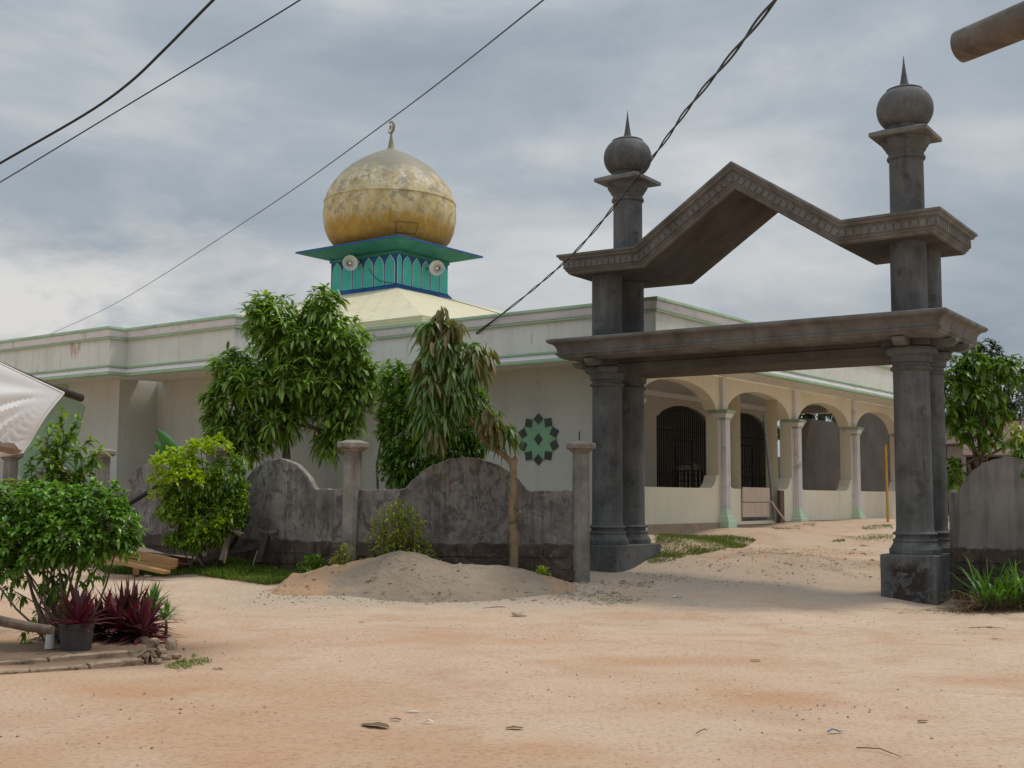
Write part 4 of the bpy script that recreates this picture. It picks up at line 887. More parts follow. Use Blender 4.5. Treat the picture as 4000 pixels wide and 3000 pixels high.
S3 = S[rng.random(len(S)) < .12]; foliage('shoot_tips', whorls(S3, rdir(len(S3), .6), 5, .1, .045, .1), 'gold_leaf', hd)
tk = MB()
for c_, r_ in lobg+lobt: limb(tk, b3+np.array([rng.uniform(-.25, .25), rng.uniform(-.1, .1), -.1]), c_, .02, .006, .06)
tk.tube([at(700, 2160, Yh-.25), at(690, 2060, Yh-.2), at(672, 1940, Yh-.1)], .013, 6)
tk.build('stem', MT['bark'], hd, wl(hd))
# --- banana plant showing two leaf blades behind the wall
Yb = 23.6
b4 = at(700, 1900, Yb); b4[2] = h1(b4[0], b4[1])
bn_ = plant('banana_plant', b4, 'banana plant with two pale green blades behind the wall beside the yellow green shrub', 'plant')
def blade(name, pts, wd, m_, root, fold=.12):
    pts = [np.array(p) for p in pts]; k = MB(); rs = []
    N = 14
    for i in range(N+1):
        t = i/N; a_, b_, c_ = pts; p = a_*(1-t)**2+2*b_*t*(1-t)+c_*t*t
        tg = (b_-a_)*(1-t)+(c_-b_)*t; s_ = np.cross(tg, (0, -1, .25)); s_ /= np.linalg.norm(s_); w_ = wd*math.sin(math.pi*min(1, .06+t*.94))**.6
        up = np.array([0, -.3, 1])*fold*w_
        rs.append([tuple(p+s_*w_+up), tuple(p), tuple(p-s_*w_+up)])
    vs = [p for r_ in rs for p in r_]; fs = [(3*i+j, 3*i+j+1, 3*i+j+4, 3*i+j+3) for i in range(N) for j in range(2)]
    k.add(vs, fs, 0, True); o = k.build(name, MT[m_], root, wl(root)); md = o.modifiers.new('thick', 'SOLIDIFY'); md.thickness = .004; return o
blade('leaf', [at(715, 1830, Yb), at(680, 1760, Yb), at(610, 1676, Yb)], .13, 'banana', bn_)
blade('leaf', [at(720, 1840, Yb+.1), at(660, 1780, Yb), at(598, 1728, Yb)], .11, 'banana', bn_)
MB().tube([b4-np.array([0, 0, .1]), at(712, 1900, Yb), at(718, 1800, Yb)], [.09, .07, .03], 10).build('stem', MT['banana'], bn_, wl(bn_))
# --- wild bush by the wall, and small weeds at its foot
def wild(name, u, v, Y, w_, h_, label, k=150, m_='wildbush', L=.07, W=.024):
    p = at(u, v, Y); p[2] = h1(p[0], p[1]); r_ = plant(name, p, label, 'shrub'); tk = MB(); B = []; D = []
    for i in range(k//8):
        d = rdir(1, 1.2)[0]; d[2] = abs(d[2]); tip = p+np.array([d[0]*w_*1.1, d[1]*w_*.7, .12+d[2]*h_]); pts = limb(tk, p+np.array([d[0]*.06, d[1]*.05, -.05]), tip, .006, .002, .08, 6, 5)
        for q in range(16):
            t = rng.uniform(.25, 1.)*5; a_ = pts[int(min(4, t))]; b_ = pts[int(min(4, t))+1]; B.append(a_+(b_-a_)*(t-int(min(4, t)))); dd = rdir(1)[0]+d*.9; D.append(dd)
    B, D = np.array(B), np.array(D); tk.build('stem', MT['bark'], r_, wl(r_))
    foliage('crown', leaves(B, D, rng.uniform(.7, 1.3, len(B))*L, W, .2), m_, r_); return r_
wild('wild_bush', 1555, 2150, 18.7, .55, 1.12, 'sprawling yellow green bush in front of the mildewed wall above the sand heap', 1300, L=.085, W=.032)
wild('wild_bush', 1345, 2190, 18.95, .24, .40, 'small ragged weed at the wall foot below the post', 300, L=.06)
wild('weed', 1222, 2205, 19.2, .2, .22, 'low broad leaved weed by the wall left of the sand heap', 150, 'hedge', .09, .05)
wild('weed', 2110, 2222, 18.6, .14, .16, 'pale weed by the block wall between the bent tree and the end post', 120, 'gold_leaf', .07, .03)
# --- foreground bush in the bed
Yf = 12.3
b5 = at(275, 2520, Yf); b5[2] = h1(b5[0], b5[1])
fb_ = plant('garden_bush', b5, 'large rounded glossy green bush growing in the stone edged bed', 'bush')
lob = [lobe(180, 1990, Yf, 160, 110, 150), lobe(370, 2000, Yf, 140, 120, 140), lobe(60, 2060, Yf, 140, 120, 150), lobe(250, 2090, Yf-.1, 190, 110, 160), lobe(450, 2060, Yf, 95, 110, 110), lobe(-60, 2000, Yf, 120, 120), lobe(330, 2150, Yf-.1, 90, 60), lobe(120, 2170, Yf-.1, 110, 55), lobe(20, 2230, Yf, 90, 50), lobe(500, 2130, Yf, 45, 45)]
S, Nn = lobe_spots(lob, 560, .45); foliage('crown', whorls(S, Nn, 7, .085, .042, .28, .85, (.35, 1.0)), 'bush', fb_)
lob2 = [lobe(60, 2310, Yf-.1, 50, 30), lobe(200, 2270, Yf, 110, 40), lobe(350, 2240, Yf, 60, 50), lobe(160, 2420, Yf, 50, 40), lobe(250, 2330, Yf+.1, 70, 40), lobe(120, 2480, Yf, 40, 30)]
S, Nn = lobe_spots(lob2, 120, .2); foliage('lower_leaves', whorls(S, Nn, 6, .078, .036, .8, .1, (.4, 1.1)), 'shrub', fb_)
tk = MB()
for i in range(22):
    c_ = lob[int(rng.integers(0, 8))][0]+rng.normal(size=3)*.1
    limb(tk, b5+np.array([rng.uniform(-.22, .16), rng.uniform(-.12, .12), -.06]), c_, .014, .006, .08, 7, 6)
for u, v in ((40, 2300), (100, 2250), (150, 2400), (330, 2300)): limb(tk, b5+np.array([rng.uniform(-.2, .1), 0, -.05]), at(u, v, Yf), .011, .004, .1)
tk.build('stem', MT['bark'], fb_, wl(fb_))
# --- light sapling behind the bush
Ys = 13.6
b6 = at(200, 2250, Ys); b6[2] = h1(b6[0], b6[1])
sg = plant('sapling', b6, 'slender light green sapling rising behind the foreground bush', 'tree')
tk = MB(); B, D = [], []
main = at(195, 1930, Ys)
limb(tk, b6-np.array([0, 0, .05]), main, .02, .014, .04)
for u, v in ((240, 1610), (300, 1640), (350, 1720), (285, 1680), (150, 1720), (390, 1760), (200, 1660), (225, 1740), (330, 1810), (120, 1800), (260, 1850), (370, 1780), (205, 1800), (140, 1890), (60, 1900), (20, 1880), (320, 1880), (30, 1960)):
    pts = limb(tk, main+np.array([0, 0, rng.uniform(-.1, .05)]), at(u, v, Ys+rng.uniform(-.15, .15)), .009, .003, .1, 7, 5)
    for t in np.linspace(.42, 1, 10):
        i = min(5, int(t*6)); p = pts[i]+(pts[min(6, i+1)]-pts[i])*(t*6-i); ax = pts[-1]-pts[-3]
        for s_ in range(5): B.append(p); D.append(nrmz(ax)*.5+rdir(1)[0]*.8)
B, D = np.array(B), np.array(D); foliage('crown', leaves(B, D, rng.uniform(.09, .17, len(B)), .055, .5), 'sapling', sg); tk.build('stem', MT['bark'], sg, wl(sg))
# --- strap-leaved plants
def rosette(name, p, n_, L, W, label, cat, m_, droop=.5, el=(.2, 1.3), stem=0., root=None, part='leaf_blades', group=None):
    p = np.array(p, float)
    r_ = root or plant(name, p, label, cat, group); ph = rng.uniform(0, 6.283, n_); e = rng.uniform(el[0], el[1], n_)
    d = np.stack([np.cos(ph)*np.cos(e), np.sin(ph)*np.cos(e), np.sin(e)], 1); B = np.tile(p+np.array([0, 0, stem]), (n_, 1))+d*.02
    # three-piece straps: chain two leaf strips for a smooth arch
    foliage(part, leaves(B, d, rng.uniform(.65, 1.1, n_)*L, W, droop*(1.3-e/1.5), .16, (1., .82), (.22, .66)), m_, r_)
    if stem: MB().tube([p-np.array([0, 0, .05]), p+np.array([.01, 0, stem*.6]), p+np.array([0, 0, stem])], [.02, .017, .014], 8).build('stem', MT['bark'], r_, wl(r_))
    return r_
def gpt(u, v, dz=0.): p = onground(u, v); p[2] = h1(p[0], p[1])+dz; return p
# potted purple plant
pp_ = gpt(276, 2545); pot = MB(); k = 10.9/F
px0, py0 = pp_[0], pp_[1]+.14; pz = h1(px0, py0)-.015
pot.lathe([(.001, pz), (.138, pz), (.142, pz+.01), (.158, pz+.215), (.165, pz+.217), (.168, pz+.268), (.160, pz+.27), (.152, pz+.22), (.145, pz+.21), (.001, pz+.205)], px0, py0, 40)
po = pot.build('flower_pot', MT['pot']); top(po, (px0, py0, pz)); tag(po, 'grey black plastic pot holding a purple leaved plant', 'flower pot')
rosette('purple_plant', (px0, py0, pz+.21), 54, .46, .058, 'purple bladed plant growing out of the grey black pot', 'plant', 'rhoeo', .25, (.22, 1.4))
for (u, v, L_, n_, lab) in ((455, 2505, .70, 100, 'largest clump of upright purple blades right of the pot'), (510, 2490, .66, 80, 'dense upright purple clump behind the largest one at the bed corner'), (375, 2500, .56, 70, 'purple bladed clump close behind the pot'), (545, 2510, .52, 70, 'purple bladed clump leaning outward beside the green strap leaved plants'), (225, 2505, .55, 70, 'purple bladed clump under the bush stems left behind the pot')):
    p = gpt(u, v); p[1] += .15 if u < 500 else .05; rosette('purple_plant', p+np.array([0, 0, .02]), n_, L_, .058, lab, 'plant', 'rhoeo', .3, (.02, 1.45), .01)
rosette('strap_leaved_plant', gpt(588, 2490), 60, .40, .026, 'taller green strap leaved plant at the corner of the bed', 'plant', 'dracaena', .35, (.1, 1.5), .26)
rosette('strap_leaved_plant', gpt(645, 2490), 50, .28, .02, 'smaller green strap leaved plant nearest the lane', 'plant', 'dracaena', .4, (.1, 1.4), .18)
dh = gpt(575, 2590); S_ = dh+rng.normal(size=(90, 3))*np.array([.07, .04, .04])+np.array([0, .02, .06]); d = rdir(90); d[:, 2] = abs(d[:, 2])*.3-.25
r_ = plant('dead_leaf_clump', dh, 'heap of shrivelled dark brown leaves on the corner of the kerb', 'dead leaves'); leafmesh('leaf_blades', leaves(S_, d, rng.uniform(.06, .16, 90), .025, .4), MT['dryleaf'], r_, wl(r_))
# --- right hand side: tall grass, thicket, trees, houses
p = at(3930, 2340, 16.75); p[2] = h1(p[0], p[1])
tg = plant('tall_grass', p, 'tall clump of broad green grass against the right hand wall', 'grass clump')
n_ = 230; B = p+np.stack([rng.uniform(-.42, .9, n_), rng.uniform(-.35, .2, n_), np.zeros(n_)], 1); ph = rng.uniform(0, 6.28, n_); e = rng.uniform(.75, 1.5, n_)
d = np.stack([np.cos(ph)*np.cos(e), np.sin(ph)*np.cos(e), np.sin(e)], 1)
foliage('grass_blades', leaves(B, d, rng.uniform(.5, 1.35, n_), rng.uniform(.028, .05, n_), .45, .15, (1., .7), (.3, .7)), 'cane', tg)
n_ = 700; B = p+np.stack([rng.uniform(-.75, .9, n_), rng.uniform(-.45, .15, n_), np.full(n_, .02)], 1); ph = rng.uniform(0, 6.28, n_); e = rng.uniform(.0, 1.3, n_)
d = np.stack([np.cos(ph)*np.cos(e), np.sin(ph)*np.cos(e)*.6, np.sin(e)], 1); foliage('dry_stems', leaves(B, d, rng.uniform(.25, .6, n_), .014, .55), 'dryherb', tg)
n_ = 500; q0 = at(3900, 2350, 16.5); B = q0+np.stack([rng.normal(size=n_)*.55, rng.normal(size=n_)*.22, np.zeros(n_)], 1); B[:, 2] = H(B[:, 0], B[:, 1])+.02; ph = rng.uniform(0, 6.28, n_)
d = np.stack([np.cos(ph), np.sin(ph), rng.uniform(.0, .3, n_)], 1); o = leafmesh('straw_litter', leaves(B, d, rng.uniform(.1, .35, n_), .012, .25), MT['dryherb']); tag(o, 'dry straw and stems strewn at the foot of the right hand wall', 'straw', kind='stuff')
Yk = 17.6
b7 = at(4040, 2250, Yk); b7[2] = h1(b7[0], b7[1])
rb = plant('thicket_bush', b7, 'dark leafy bush at the right edge in front of the humped wall', 'bush')
lob = [lobe(4010, 1800, Yk, 70, 120), lobe(4060, 1950, Yk, 90, 120), lobe(4060, 2120, Yk, 70, 120), lobe(3975, 1900, Yk, 35, 60), lobe(4100, 1750, Yk, 110, 120)]
S, Nn = lobe_spots(lob, 120, .4); foliage('crown', whorls(S, Nn, 7, .17, .05, .5, .5), 'cane', rb)
S, Nn = lobe_spots([lobe(4000, 1740, Yk-.1, 60, 60), lobe(3970, 1690, Yk, 35, 30)], 120, .4); foliage('young_crown', whorls(S, Nn, 7, .15, .05, .6, .5), 'wildbush', rb)
tk = MB()
for c_, r2 in lob: limb(tk, b7-np.array([0, 0, .1]), c_, .03, .01, .08)
tk.build('stem', MT['bark'], rb, wl(rb))
Yl = 22.5
b8 = at(3820, 1900, Yl); b8[2] = h1(b8[0], b8[1])
lt = plant('young_tree', b8, 'light green broad leaved young tree behind the right hand wall', 'tree')
lob = [lobe(3790, 1390, Yl, 70, 60), lobe(3750, 1480, Yl, 60, 60), lobe(3850, 1440, Yl, 65, 60), lobe(3930, 1430, Yl, 70, 50), lobe(3820, 1540, Yl, 110, 60), lobe(3720, 1590, Yl, 60, 60), lobe(3880, 1620, Yl, 60, 50), lobe(3780, 1670, Yl, 75, 50), lobe(3990, 1440, Yl, 50, 45), lobe(3870, 1720, Yl, 60, 40), lobe(3735, 1840, Yl, 50, 55)]
S, Nn = lobe_spots(lob, 62, .2); foliage('crown', whorls(S, Nn, 7, .2, .095, .5, .4, (.4, 1.1)), 'lighttree', lt)
tk = MB(); fk = at(3825, 1800, Yl)
for q in ((3800, 1900), (3830, 1900), (3850, 1900)): limb(tk, np.array([at(q[0], 1900, Yl)[0], b8[1], b8[2]-.1]), fk+rng.normal(size=3)*.1, .045, .03, .04)
for c_, r2 in lob: limb(tk, fk+rng.normal(size=3)*.08, c_, .028, .008, .1)
tk.build('trunk', MT['bark'], lt, wl(lt))
def fartree(name, u, v, Y, lobes, label, m_='darktree', L=.3, W=.11, dens=14, group=None):
    b = at(u, v, Y); b[2] = h1(b[0], b[1]); r_ = plant(name, b, label, 'tree', group); lob = [lobe(a_, c_, Y, ru, rv) for a_, c_, ru, rv in lobes]
    S, Nn = lobe_spots(lob, dens, .4); foliage('crown', whorls(S, Nn, 8, L, W, .5, .5), m_, r_); tk = MB(); c0 = at(u, max(q[1]+q[3]*.3 for q in lobes), Y)
    limb(tk, b-np.array([0, 0, .3]), c0, .2, .15, .03)
    for c_, r2 in lob: limb(tk, c0, c_, .1, .03, .08)
    tk.build('trunk', MT['bark'], r_, wl(r_)); return r_
fartree('dark_tree', 3880, 1850, 46, [(3850, 1385, 75, 65), (3790, 1480, 110, 90), (3900, 1480, 80, 100), (3920, 1620, 100, 110), (3800, 1640, 110, 80), (3700, 1560, 60, 80)], 'dark dense tree far behind the young light green tree', dens=26)
fartree('dark_tree', 4010, 1850, 52, [(4010, 1430, 60, 40), (4060, 1520, 120, 100), (4000, 1620, 90, 90)], 'dark tree at the right edge beyond the yard')
fartree('garden_tree', 3060, 1780, 45, [(3050, 1650, 75, 45), (3110, 1690, 60, 50), (3000, 1700, 60, 50)], 'leafy tree seen through the veranda passage', 'lighttree', .35, .16, 10)
fartree('garden_tree', 3210, 1700, 44, [(3150, 1590, 70, 40), (3240, 1580, 80, 35), (3330, 1600, 70, 40), (3440, 1600, 80, 50), (3540, 1600, 80, 60)], 'dark leafy trees over the bare wall of the veranda', 'darktree', .35, .13, 10)
# house on the far right
hb = at(3735, 1850, 44); hz_ = h1(hb[0], hb[1])
hs = empty('house', (hb[0], hb[1], hz_), 'white washed house with rusty sheet roof behind the right hand wall', 'house', AM)
MB().box(-.3, 0, -.5, 4.35, 5, 2.6).build('wall', MT['housewall'], hs)
k = MB(); k.rings([[(-.8, -.9, 2.5), (5., -.9, 2.5), (5., 5.6, 2.5), (-.8, 5.6, 2.5)], [(-.8, -.92, 2.56), (5., -.92, 2.56), (5., 5.6, 2.56), (-.8, 5.6, 2.56)], [(-.8, 2.3, 3.5), (5., 2.3, 3.5), (5., 2.5, 3.5), (-.8, 2.5, 3.5)]]); k.build('roof', MT['rust'], hs)
f_ = MB(); f_.box(-.72, -.03, .95, -.62, -.002, 2.05).box(.12, -.03, .95, .2, -.002, 2.05).box(-.62, -.03, 1.97, .12, -.002, 2.05); wf_ = f_.build('window', MT['timber_dark'], hs)
MB().box(-.62, -.012, .95, .12, -.003, 1.97).build('pane', MT['dark'], wf_)  # flat dark sheet, painted as the unlit space behind the window frame
MB().box(.9, -.02, -.3, 1.7, -.002, 1.9).build('door', MT['timber_old'], hs)
sb = at(3960, 1800, 33); sz = h1(sb[0], sb[1])
sh_ = empty('shed', (sb[0], sb[1], sz), 'open shed with sagging rusty roof at the far right', 'shed', R(-20))
k = MB(); k.rings([[(-1.3, -1, 1.75), (2.2, -1, 1.75), (2.2, 2, 2.5), (-1.3, 2, 2.5)], [(-1.3, -1, 1.80), (2.2, -1, 1.80), (2.2, 2, 2.55), (-1.3, 2, 2.55)]]); k.build('roof', MT['rust'], sh_)
MB().box(-1.2, 1.8, -.3, 2.1, 1.9, 2.35).build('wall', MT['timber_dark'], sh_)
for xx in (-1.2, 2.0): MB().box(xx, -.9, -.3, xx+.09, -.81, 1.76).build('post', MT['timber_dark'], sh_)
# yard wall and far roof seen through the passage
yw0, yw1 = M(-13, 15.5), M(-3.5, 17.5)
yd = MB(); e = (yw1-yw0)/np.linalg.norm(yw1-yw0); nn2 = np.array([e[1], -e[0], 0])
yd.rings([[tuple(p+nn2*o_) for p, o_ in ((yw0, -.1), (yw1, -.1), (yw1, .1), (yw0, .1))], [tuple(p+nn2*o_+np.array([0, 0, 3.0])) for p, o_ in ((yw0, -.1), (yw1, -.1), (yw1, .1), (yw0, .1))]])
o = yd.build('yard_wall', MT['housewall']); top(o, tuple(M(-8, 16.5, .9))); tag(o, 'pale yard wall seen through the veranda passage', 'wall')

# ================================================================ loudspeakers on the tower
def onplane(u, v, P0, nv): d = ray(u, v); return CAM+d*(((P0-CAM)@nv)/(d@nv))
def horn(u, v, P0, nv, face, label, group='loudspeakers on the tower'):
    p = onplane(u, v, P0+nv*.5, nv); r_ = empty('loudspeaker', tuple(p), label, 'loudspeaker', 0, group)
    ax = nrmz(np.array(face, float)); q = Vector(ax).to_track_quat('Z', 'Y')
    k = MB(); k.lathe([(.255, .0), (.262, .005), (.262, .015), (.245, .012), (.20, -.03), (.14, -.09), (.085, -.16), (.06, -.22), (.075, -.22), (.1, -.16), (.155, -.09), (.215, -.035), (.262, -.002)], 0, 0, 36, cap=False)
    o = k.build('horn', MT['horn'], r_); o.rotation_mode = 'QUATERNION'; o.rotation_quaternion = q
    k = MB(); k.lathe([(.001, -.02), (.05, -.03), (.062, -.06), (.05, -.14), (.03, -.2)], 0, 0, 20); o = k.build('throat', MT['horn'], r_); o.rotation_mode = 'QUATERNION'; o.rotation_quaternion = q
    k = MB(); k.lathe([(.085, -.22), (.1, -.23), (.1, -.36), (.08, -.38), (.001, -.38)], 0, 0, 24); o = k.build('driver', MT['pot'], r_); o.rotation_mode = 'QUATERNION'; o.rotation_quaternion = q
    k = MB(); b0_ = -ax*.2; b1_ = -nv*.5+np.array([0, 0, .05]); k.tube([b0_, b0_*.5+b1_*.5+np.array([0, 0, -.06]), b1_], .02, 6); k.tube([b1_-np.array([0, 0, .25]), b1_+np.array([0, 0, .15])], .025, 6); k.build('bracket', MT['iron'], r_)
horn(1368, 1027, M(0, TY0), -MY, (.30, -1, -.10), 'white horn loudspeaker on the left face of the blue tower')
horn(1706, 1047, M(TX1, 0), MX, (-.12, -1, -.14), 'white horn loudspeaker on the right face of the blue tower')
def cable(name, pts, r, label, mm='wire', sag=None):
    pts = [np.array(p) for p in pts]; k = MB(); q = []
    for i in range(len(pts)-1):                            # Catmull-Rom through the points
        p0, p1, p2, p3 = pts[max(0, i-1)], pts[i], pts[i+1], pts[min(len(pts)-1, i+2)]
        for t in np.linspace(0, 1, 14, endpoint=False): q.append(.5*((2*p1)+(p2-p0)*t+(2*p0-5*p1+4*p2-p3)*t*t+(3*p1-p0-3*p2+p3)*t**3))
    q.append(pts[-1]); k.tube(q, r, 7); o = k.build(name, MT[mm]); m_ = q[len(q)//2]; top(o, tuple(m_)); tag(o, label, 'cable'); return q
cable('speaker_cable', [onplane(1440, 1050, M(0, TY0-.06), MY), onplane(1480, 1095, M(0, TY0-.05), MY), M(TX1+.12, TY0-.15, 8.55)+np.array([0, 0, .03]), M(TX1+1.2, TY0+.35, ZB-.305*1.2+.06), M(TX1+3.4, TY0+.3, ZB-.305*3.4+.06), M(TX1+6.2, TY0-.3, ZB-.305*6.28+.06)], .010, 'thin speaker cable running down the cream roof from the tower')
# ================================================================ overhead cables
cable('power_cable', [at(-260, 790, 10.5), at(0, 638, 10), at(330, 448, 9.4), at(500, 328, 9), at(640, 196, 8.6), at(835, -2, 8), at(1010, -170, 7.5)], .0105, 'thick black cable crossing the upper left corner of the sky')
cable('power_cable', [at(-260, 860, 12), at(0, 712, 11.4), at(400, 470, 10.4), at(800, 228, 9.6), at(1175, -2, 8.8), at(1400, -150, 8.4)], .0062, 'thin dark cable running just below the thick black one')
q = cable('power_cable', [at(60, 1370, 62), at(180, 1312, 52), at(455, 1183, 38), at(1000, 838, 24), at(1540, 455, 16), at(2125, -2, 11), at(2330, -170, 10)], .0085, 'long thin grey cable passing behind the crescent and sloping down to the left', 'wire_grey')
base_pts = [at(3190, -180, 6.5), at(3030, -2, 7.4), at(2865, 205, 9), at(2690, 420, 11.2), at(2560, 600, 13.5), at(2400, 805, 16.2), at(2230, 1000, 19.4), at(2040, 1165, 23.2), onplane(1860, 1303, M(0, -4.42), MY)]
def crv(pts, n_=16):
    q = []
    for i in range(len(pts)-1):
        p0, p1, p2, p3 = pts[max(0, i-1)], pts[i], pts[i+1], pts[min(len(pts)-1, i+2)]
        for t in np.linspace(0, 1, n_, endpoint=False): q.append(.5*((2*p1)+(p2-p0)*t+(2*p0-5*p1+4*p2-p3)*t*t+(3*p1-p0-3*p2+p3)*t**3))
    return q+[pts[-1]]
q = crv(base_pts, 22); k = MB()
for s_ in (1, -1):
    pts = []; ln = 0
    for i, p in enumerate(q):
        if i: ln += np.linalg.norm(p-q[i-1])
        tg_ = nrmz(q[min(i+1, len(q)-1)]-q[max(i-1, 0)]); a_ = nrmz(np.cross(tg_, (0, 0, 1))); b_ = np.cross(tg_, a_); th = ln*2.6
        pts.append(p+s_*.013*(a_*math.cos(th)+b_*math.sin(th)))
    k.tube(pts, .0095, 6)
o = k.build('twisted_cable', MT['wire']); top(o, tuple(q[len(q)//2])); tag(o, 'twisted pair of black cables sloping from the upper right to the mosque parapet', 'cable')

# ================================================================ log of a stall roof, tarpaulin awning
lg = empty('roof_pole', tuple(at(4350, -60, 3.4)), 'round weathered timber pole jutting in at the upper right corner', 'pole')
a_, b_ = at(3744, 186, 3.9), at(4420, -95, 3.45); k = MB(); dv = nrmz(b_-a_)
ps = [a_-dv*.002, a_+dv*.004]+[a_+(b_-a_)*t for t in np.linspace(.02, 1, 14)]
k.tube(ps, [.045, .0535]+list(np.linspace(.0545, .062, 14)), 24); k.build('log', MT['pole'], lg, wl(lg))
u0 = at(4380, -70, 3.42); MB().tube([np.array([u0[0]+.02, u0[1]+.09, -.1]), np.array([u0[0]+.02, u0[1]+.09, 4.2])], .06, 12).build('upright', MT['pole'], lg, wl(lg))
Yt = 7.2
tr = empty('tarpaulin_awning', tuple(at(-260, 2000, Yt)), 'dirty white tarpaulin awning slung under a dark pole at the left edge', 'awning')
NA_, NB_ = 40, 34
TLc, TRc, BLc, BRc = at(-420, 1225, 6.4), at(249, 1536, Yt+.05), at(-420, 1760, 6.2), at(86, 1770, Yt-.2)
vs = []
for i in range(NA_+1):
    for j in range(NB_+1):
        s_, t = i/NA_, j/NB_; p = (TLc*(1-s_)+TRc*s_)*(1-t)+(BLc*(1-s_)+BRc*s_)*t
        dd = s_; w_ = .055*math.sin(math.pi*min(1, t*1.25))*(1-.4*s_)
        # folds radiating from the tied corner
        an = t/(1.02-s_*.96); fold_ = (math.sin(an*9.2+.5)+.2*math.sin(an*14+s_*2))*.018*min(1, (1-s_)*2.4)*min(1, t*6)*min(1., (1-t)*5+.25)
        p = p+np.array([.25*fold_, -w_-fold_, -.045*math.sin(math.pi*s_)*t+.2*fold_])
        vs.append(p)
fs = [(i*(NB_+1)+j, (i+1)*(NB_+1)+j, (i+1)*(NB_+1)+j+1, i*(NB_+1)+j+1) for i in range(NA_) for j in range(NB_)]
k = MB(); k.add(vs, fs, 0, True)
o = k.build('canopy', MT['tarp'], tr, wl(tr)); md = o.modifiers.new('thick', 'SOLIDIFY'); md.thickness = .003
k = MB(); hem = [vs[i*(NB_+1)] for i in range(NA_+1)]; k.tube(hem, .008, 6); hem = [vs[NA_*(NB_+1)+j] for j in range(NB_+1)]; k.tube(hem, .006, 6); k.build('hem', MT['tarp'], o, None)
k = MB(); rs = []
for i in range(13):
    t = i/12; p = at(-200, 1772, 6.5)*(1-t)+at(84, 1764, Yt-.23)*t; hh = .085*math.sin(math.pi*min(1, .25+t*.72))+.012
    rs.append([tuple(p+np.array([0, -.035, -.005+.012*math.sin(i)])), tuple(p+np.array([0, -.055, hh*.5])), tuple(p+np.array([0, -.03, hh+.014*math.sin(i*1.9)])), tuple(p+np.array([0, .01, hh*.4]))])
k.rings(rs, 0, True); k.build('rolled_edge', MT['tarp_hem'], tr, wl(tr))
k = MB(); k.tube([at(-420, 1238, 6.5), at(0, 1428, 7.0), at(200, 1515, 7.25), at(322, 1556, 7.4)], [.022, .022, .023, .024], 14); k.build('pole', MT['timber_dark'], tr, wl(tr))
pb = at(-300, 1295, 6.62); MB().tube([np.array([pb[0], pb[1]+.08, -.1]), np.array([pb[0], pb[1]+.08, pb[2]+.15])], .045, 10).build('post', MT['timber_dark'], tr, wl(tr))

# ================================================================ timber, debris along the wall
def plank(name, a, b, w_, h_, mm, label, cat='plank', group=None, roll=0.):
    a, b = np.array(a, float), np.array(b, float); t = nrmz(b-a); s_ = np.cross(t, (0, 0, 1.)); s_ = nrmz(s_); u_ = np.cross(s_, t)
    s_, u_ = s_*math.cos(roll)+u_*math.sin(roll), -s_*math.sin(roll)+u_*math.cos(roll)
    k = MB(); c = lambda p, g_: [tuple(p+s_*x*g_+u_*z*g_) for x, z in ((-w_/2, -h_/2), (w_/2, -h_/2), (w_/2, h_/2), (-w_/2, h_/2))]
    k.rings([c(a, .94), c(a+t*.006, 1), c((a+b)/2, 1.01), c(b-t*.006, 1), c(b, .94)]); o = k.build(name, MT[mm]); top(o, tuple((a+b)/2)); return tag(o, label, cat, group)
gz = lambda u, v, Y, dz: (lambda p: np.array([p[0], p[1], h1(p[0], p[1])+dz]))(at(u, v, Y))
plank('sawn_plank', at(392, 2178, 19.9), at(652, 2236, 19.2), .16, .05, 'timber_new', 'fresh sawn plank lying lowest and nearest the lane', 'plank', 'stacked timber by the wall')
plank('sawn_plank', at(455, 2150, 20.3), at(688, 2200, 19.6), .08, .13, 'timber_new', 'thick fresh sawn plank set on edge behind the lowest one', 'plank', 'stacked timber by the wall')
plank('sawn_plank', at(420, 2178, 20.3), at(676, 2218, 19.6), .14, .05, 'timber_new', 'sawn plank lying under the thick one set on edge', 'plank', 'stacked timber by the wall')
plank('sawn_plank', at(380, 2146, 20.6), at(500, 2176, 20.2), .1, .06, 'timber_new', 'short sawn plank topmost at the left end of the timber stack', 'plank', 'stacked timber by the wall')
plank('timber_block', at(531, 2232, 19.75), at(533, 2222, 20.1), .1, .12, 'timber_new', 'small wooden block propping up the lowest plank', 'block')
k = MB()
for i in range(46):
    oy, oz = rng.uniform(-.16, .16), abs(rng.normal())*.035; p = at(505+rng.uniform(-20, 30), 2160, 20.6); q = at(740+rng.uniform(-25, 18), 2180, 20.25); p[1] += oy; q[1] += oy*rng.uniform(.5, 1.2); p[2] = h1(p[0], p[1])+.07+oz+.1; q[2] = h1(q[0], q[1])+.05+oz+.03
    k.tube([p, (p+q)/2+rng.normal(size=3)*.015, q], rng.uniform(.006, .012), 5)
o = k.build('twig_bundle', MT['twigs']); top(o, tuple(at(625, 2175, 20.4))); tag(o, 'bundle of thin reddish sticks lying behind the sawn planks', 'sticks')
plank('leaning_board', at(866, 2190, 19.9), at(922, 1985, 20.3), .09, .035, 'timber_old', 'tall grey board leaning on the yellow green shrub', 'board')
plank('lath', at(876, 2200, 19.8), at(897, 2103, 20.1), .03, .02, 'timber_old', 'short pale lath standing beside the tall grey board', 'lath')
plank('leaning_board', at(902, 2140, 20.3), at(974, 2017, 20.7), .07, .03, 'timber_dark', 'dark slanting board leaning against the humped wall', 'board')
plank('timber_beam', at(790, 2186, 20.0), at(1028, 2125, 20.3), .09, .08, 'timber_dark', 'long dark beam lying aslant across the debris', 'beam')
plank('board_piece', at(905, 2064, 20.1), at(947, 2090, 20.0), .09, .05, 'timber_old', 'short sawn off piece behind the tall grey board', 'board')
